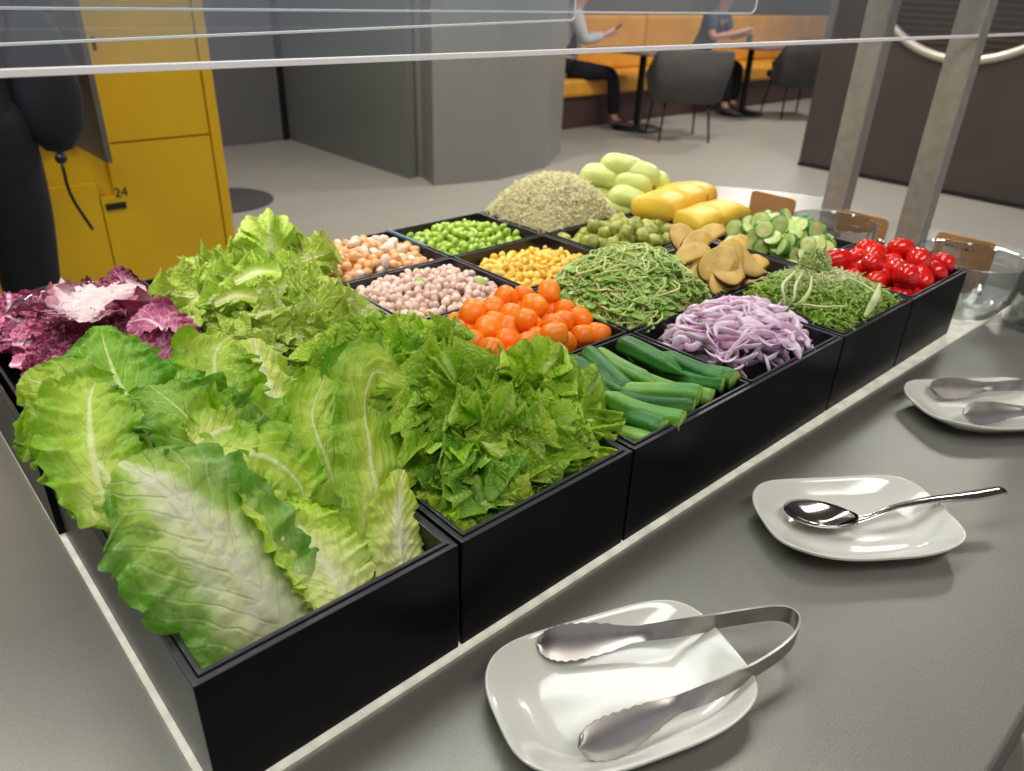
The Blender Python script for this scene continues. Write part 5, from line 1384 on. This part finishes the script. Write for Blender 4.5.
pane('guard_glass', -.9, b1_.x, yB, b0.z - .001, 1.85, .0020, 'higher glass pane behind with a rounded end corner', .012, eh=.0020)
yC = .30; c0_ = aty(-30, 46, yC); c1_ = aty(575, 20, yC)
pane('guard_glass', c0_.x, c1_.x, yC, c0_.z, 1.85, .0014, 'thin middle glass pane ending above the seating area', .004, eh=.0018, zr=c1_.z)
# signs
def sign(pxl, pyt, pxr, pyb_, zb_, X, label):
    A = atx(pxl, pyt, X); B = atx(pxr, pyt + (pxr - pxl) * .22, X)
    w = abs(A.y - B.y); h = (A.z + B.z) / 2 - (TOP + .0031); t = empty('name_card', (X, (A.y + B.y) / 2, TOP + .0031), label, 'sign')
    bm = bmesh.new(); n = 6; r = .008; pts = []
    for cx_, cz_, a0_ in ((w / 2 - r, h - r, 0), (-w / 2 + r, h - r, PI / 2)):
        for k in range(n + 1): a = a0_ + PI / 2 * k / n; pts.append((cx_ + r * math.cos(a), cz_ + r * math.sin(a)))
    pts += [(-w / 2, 0), (w / 2, 0)]
    f = bm.faces.new([bm.verts.new((0, a, b)) for a, b in pts]); rr = bmesh.ops.extrude_face_region(bm, geom=[f])
    for e in rr['geom']:
        if isinstance(e, bmesh.types.BMVert): e.co.x += .004
    bmesh.ops.recalc_face_normals(bm, faces=bm.faces[:]); bmk('card', bm, M['wood'], t)
    box('stand', -.012, -w * .3, 0, .02, w * .3, .004, M['wood'], t, b=.001)
    return t, w, h
sign(752, 190, 796, 0, 0, 1.12, 'small brown name card standing behind the cucumbers, left of both posts')
sign(840, 209, 889, 0, 0, 1.11, 'brown name card standing between the two steel posts')
s3, w3, h3 = sign(938, 231, 998, 0, 0, 1.075, 'lighter brown name card at the far end beside the front post')
# faint row of small blurred characters on the third card
bm = bmesh.new()
for a, w_ in ((-.022, .006), (-.015, .003), (-.009, .0015), (-.002, .0012), (.004, .005), (.012, .002)):
    boxbm(-.0006, -a - w_ / 2, h3 - .0175, .0004, -a + w_ / 2, h3 - .0145, 0, bm=bm)
bmk('faint_lettering', bm, M['ink'], s3)
def bowl(p, R, H, label, fill=True):
    t = empty('glass_bowl', p, label, 'bowl', 'glass bowls at the end of the counter')
    prof = [(0, .001), (R * .4, .001), (R * .68, H * .12), (R * .9, H * .4), (R * .985, H * .7), (R, H * .98), (R * 1.01, H), (R * .985, H * .985), (R * .965, H * .7), (R * .87, H * .42), (R * .64, H * .15), (R * .38, .004), (0, .004)]
    lathe('bowl_shell', prof, M['bowlglass'], t, 56)
    return t
b = at(948, 305, TOP); bowl((.972, .022, TOP + .0031), .064, .078, 'large clear glass bowl beside the tomato box')
bowl((1.005, .215, TOP + .0031), .058, .072, 'clear glass bowl behind the cucumbers')
# utensil handles poking up
for (px, py, lab) in ((782, 222, 'steel utensil handle sticking up behind the cucumbers'), (878, 246, 'steel utensil handle sticking up behind the tomatoes'), (640, 190, 'steel utensil handle behind the yellow fruit')):
    X = {782: 5.95 * X0, 878: 5.98 * X0 - .0, 640: 5.97 * X0}[px]
    T_ = atx(px + 4, py - 6, X); 
    o = tube('utensil_handle', [T_ + V((.0, .015, -.05)), T_ + V((0, .004, -.02)), T_], [.003, .004, .005], M['steel'], None, 10, n=14, flat=.4, up=V((1, 0, 0))); tag(o, lab, 'utensil', 'steel utensil handles')
p = at(1031, 327, TOP); bt = empty('dressing_bottle', (p.x, p.y, TOP + .0002), 'glass dressing bottle with yellow oil at the right edge', 'bottle')
lathe('bottle_glass', [(0, 0), (.030, 0), (.034, .003), (.034, .006), (.033, .05), (.028, .075), (.018, .12), (.013, .17), (.0125, .21), (.014, .215), (.0115, .215), (.0105, .17), (.0155, .12), (.0255, .075), (.0305, .05), (.0315, .008), (0, .006)], M['bowlglass'], bt, 40)
lathe('oil', [(0, .042), (.0300, .043), (.0300, .05), (.0245, .075), (.0215, .088), (0, .088)], M['oil'], bt, 40)
lathe('pourer', [(0, .20), (.011, .20), (.011, .225), (.005, .235), (.004, .26), (0, .26)], M['satin'], bt, 20)
# clear lid edge at the far left beside the radicchio
p = aty(38, 308, .52)
o = lathe('clear_scoop', [(0, 0), (.02, .001), (.03, .004), (.033, .012), (.0325, .012), (.029, .005), (.02, .002), (0, .001)], M['bowlglass'], None, 36, loc=(p.x, .47, RIM - .004), rot=(-1.1, .2, .2)); tag(o, 'clear rounded scoop edge sticking up behind the radicchio', 'scoop')

# ------------------------------------------------------------------ light
def area(name, loc, sx, sy, e, colr=(1, .96, .9), target=None):
    l = bpy.data.lights.new(name, 'AREA'); l.shape = 'RECTANGLE'; l.size = sx; l.size_y = sy; l.energy = e; l.color = colr
    o = bpy.data.objects.new(name, l); col.objects.link(o); o.location = loc
    if target is not None: o.rotation_euler = (V(target) - V(loc)).to_track_quat('-Z', 'Y').to_euler()
    return o
area('counter_lamp', (.55, .75, 2.75), 2.2, .5, 36, (1, .97, .92), (.45, .25, .98))
area('counter_lamp', (.2, -.9, 2.7), 1.8, .4, 21, (1, .96, .92), (.4, .1, .95))
for x, y, e in ((2.2, 3.4, 85), (5.5, 3.0, 80), (4.6, 1.0, 55), (8.5, 4.2, 80), (-1, 1.5, 45)):
    area('ceiling_lamp', (x, y, 3.15), 1.2, .4, e, (1, .95, .9), (x, y, 0))
wd = bpy.data.worlds.new('world'); bpy.context.scene.world = wd; wd.use_nodes = True
wd.node_tree.nodes['Background'].inputs[0].default_value = (.9, .92, 1, 1); wd.node_tree.nodes['Background'].inputs[1].default_value = .5

# ------------------------------------------------------------------ camera
cd = bpy.data.cameras.new('camera'); cam = bpy.data.objects.new('camera', cd); col.objects.link(cam)
cd.sensor_width = 36; cd.sensor_fit = 'HORIZONTAL'; cd.lens = F / 1024 * 36; cd.clip_start = .01
r0, r1, r2 = (V(r) for r in RM)
mm = Matrix((r0, -r1, -r2)).transposed().to_4x4(); mm.translation = CAM; cam.matrix_world = mm
sc = bpy.context.scene; sc.camera = cam
cd.dof.use_dof = True; cd.dof.focus_distance = .50; cd.dof.aperture_fstop = 11
sc.view_settings.view_transform = 'Standard'; sc.view_settings.look = 'None'; sc.view_settings.exposure = 0; sc.view_settings.gamma = 1
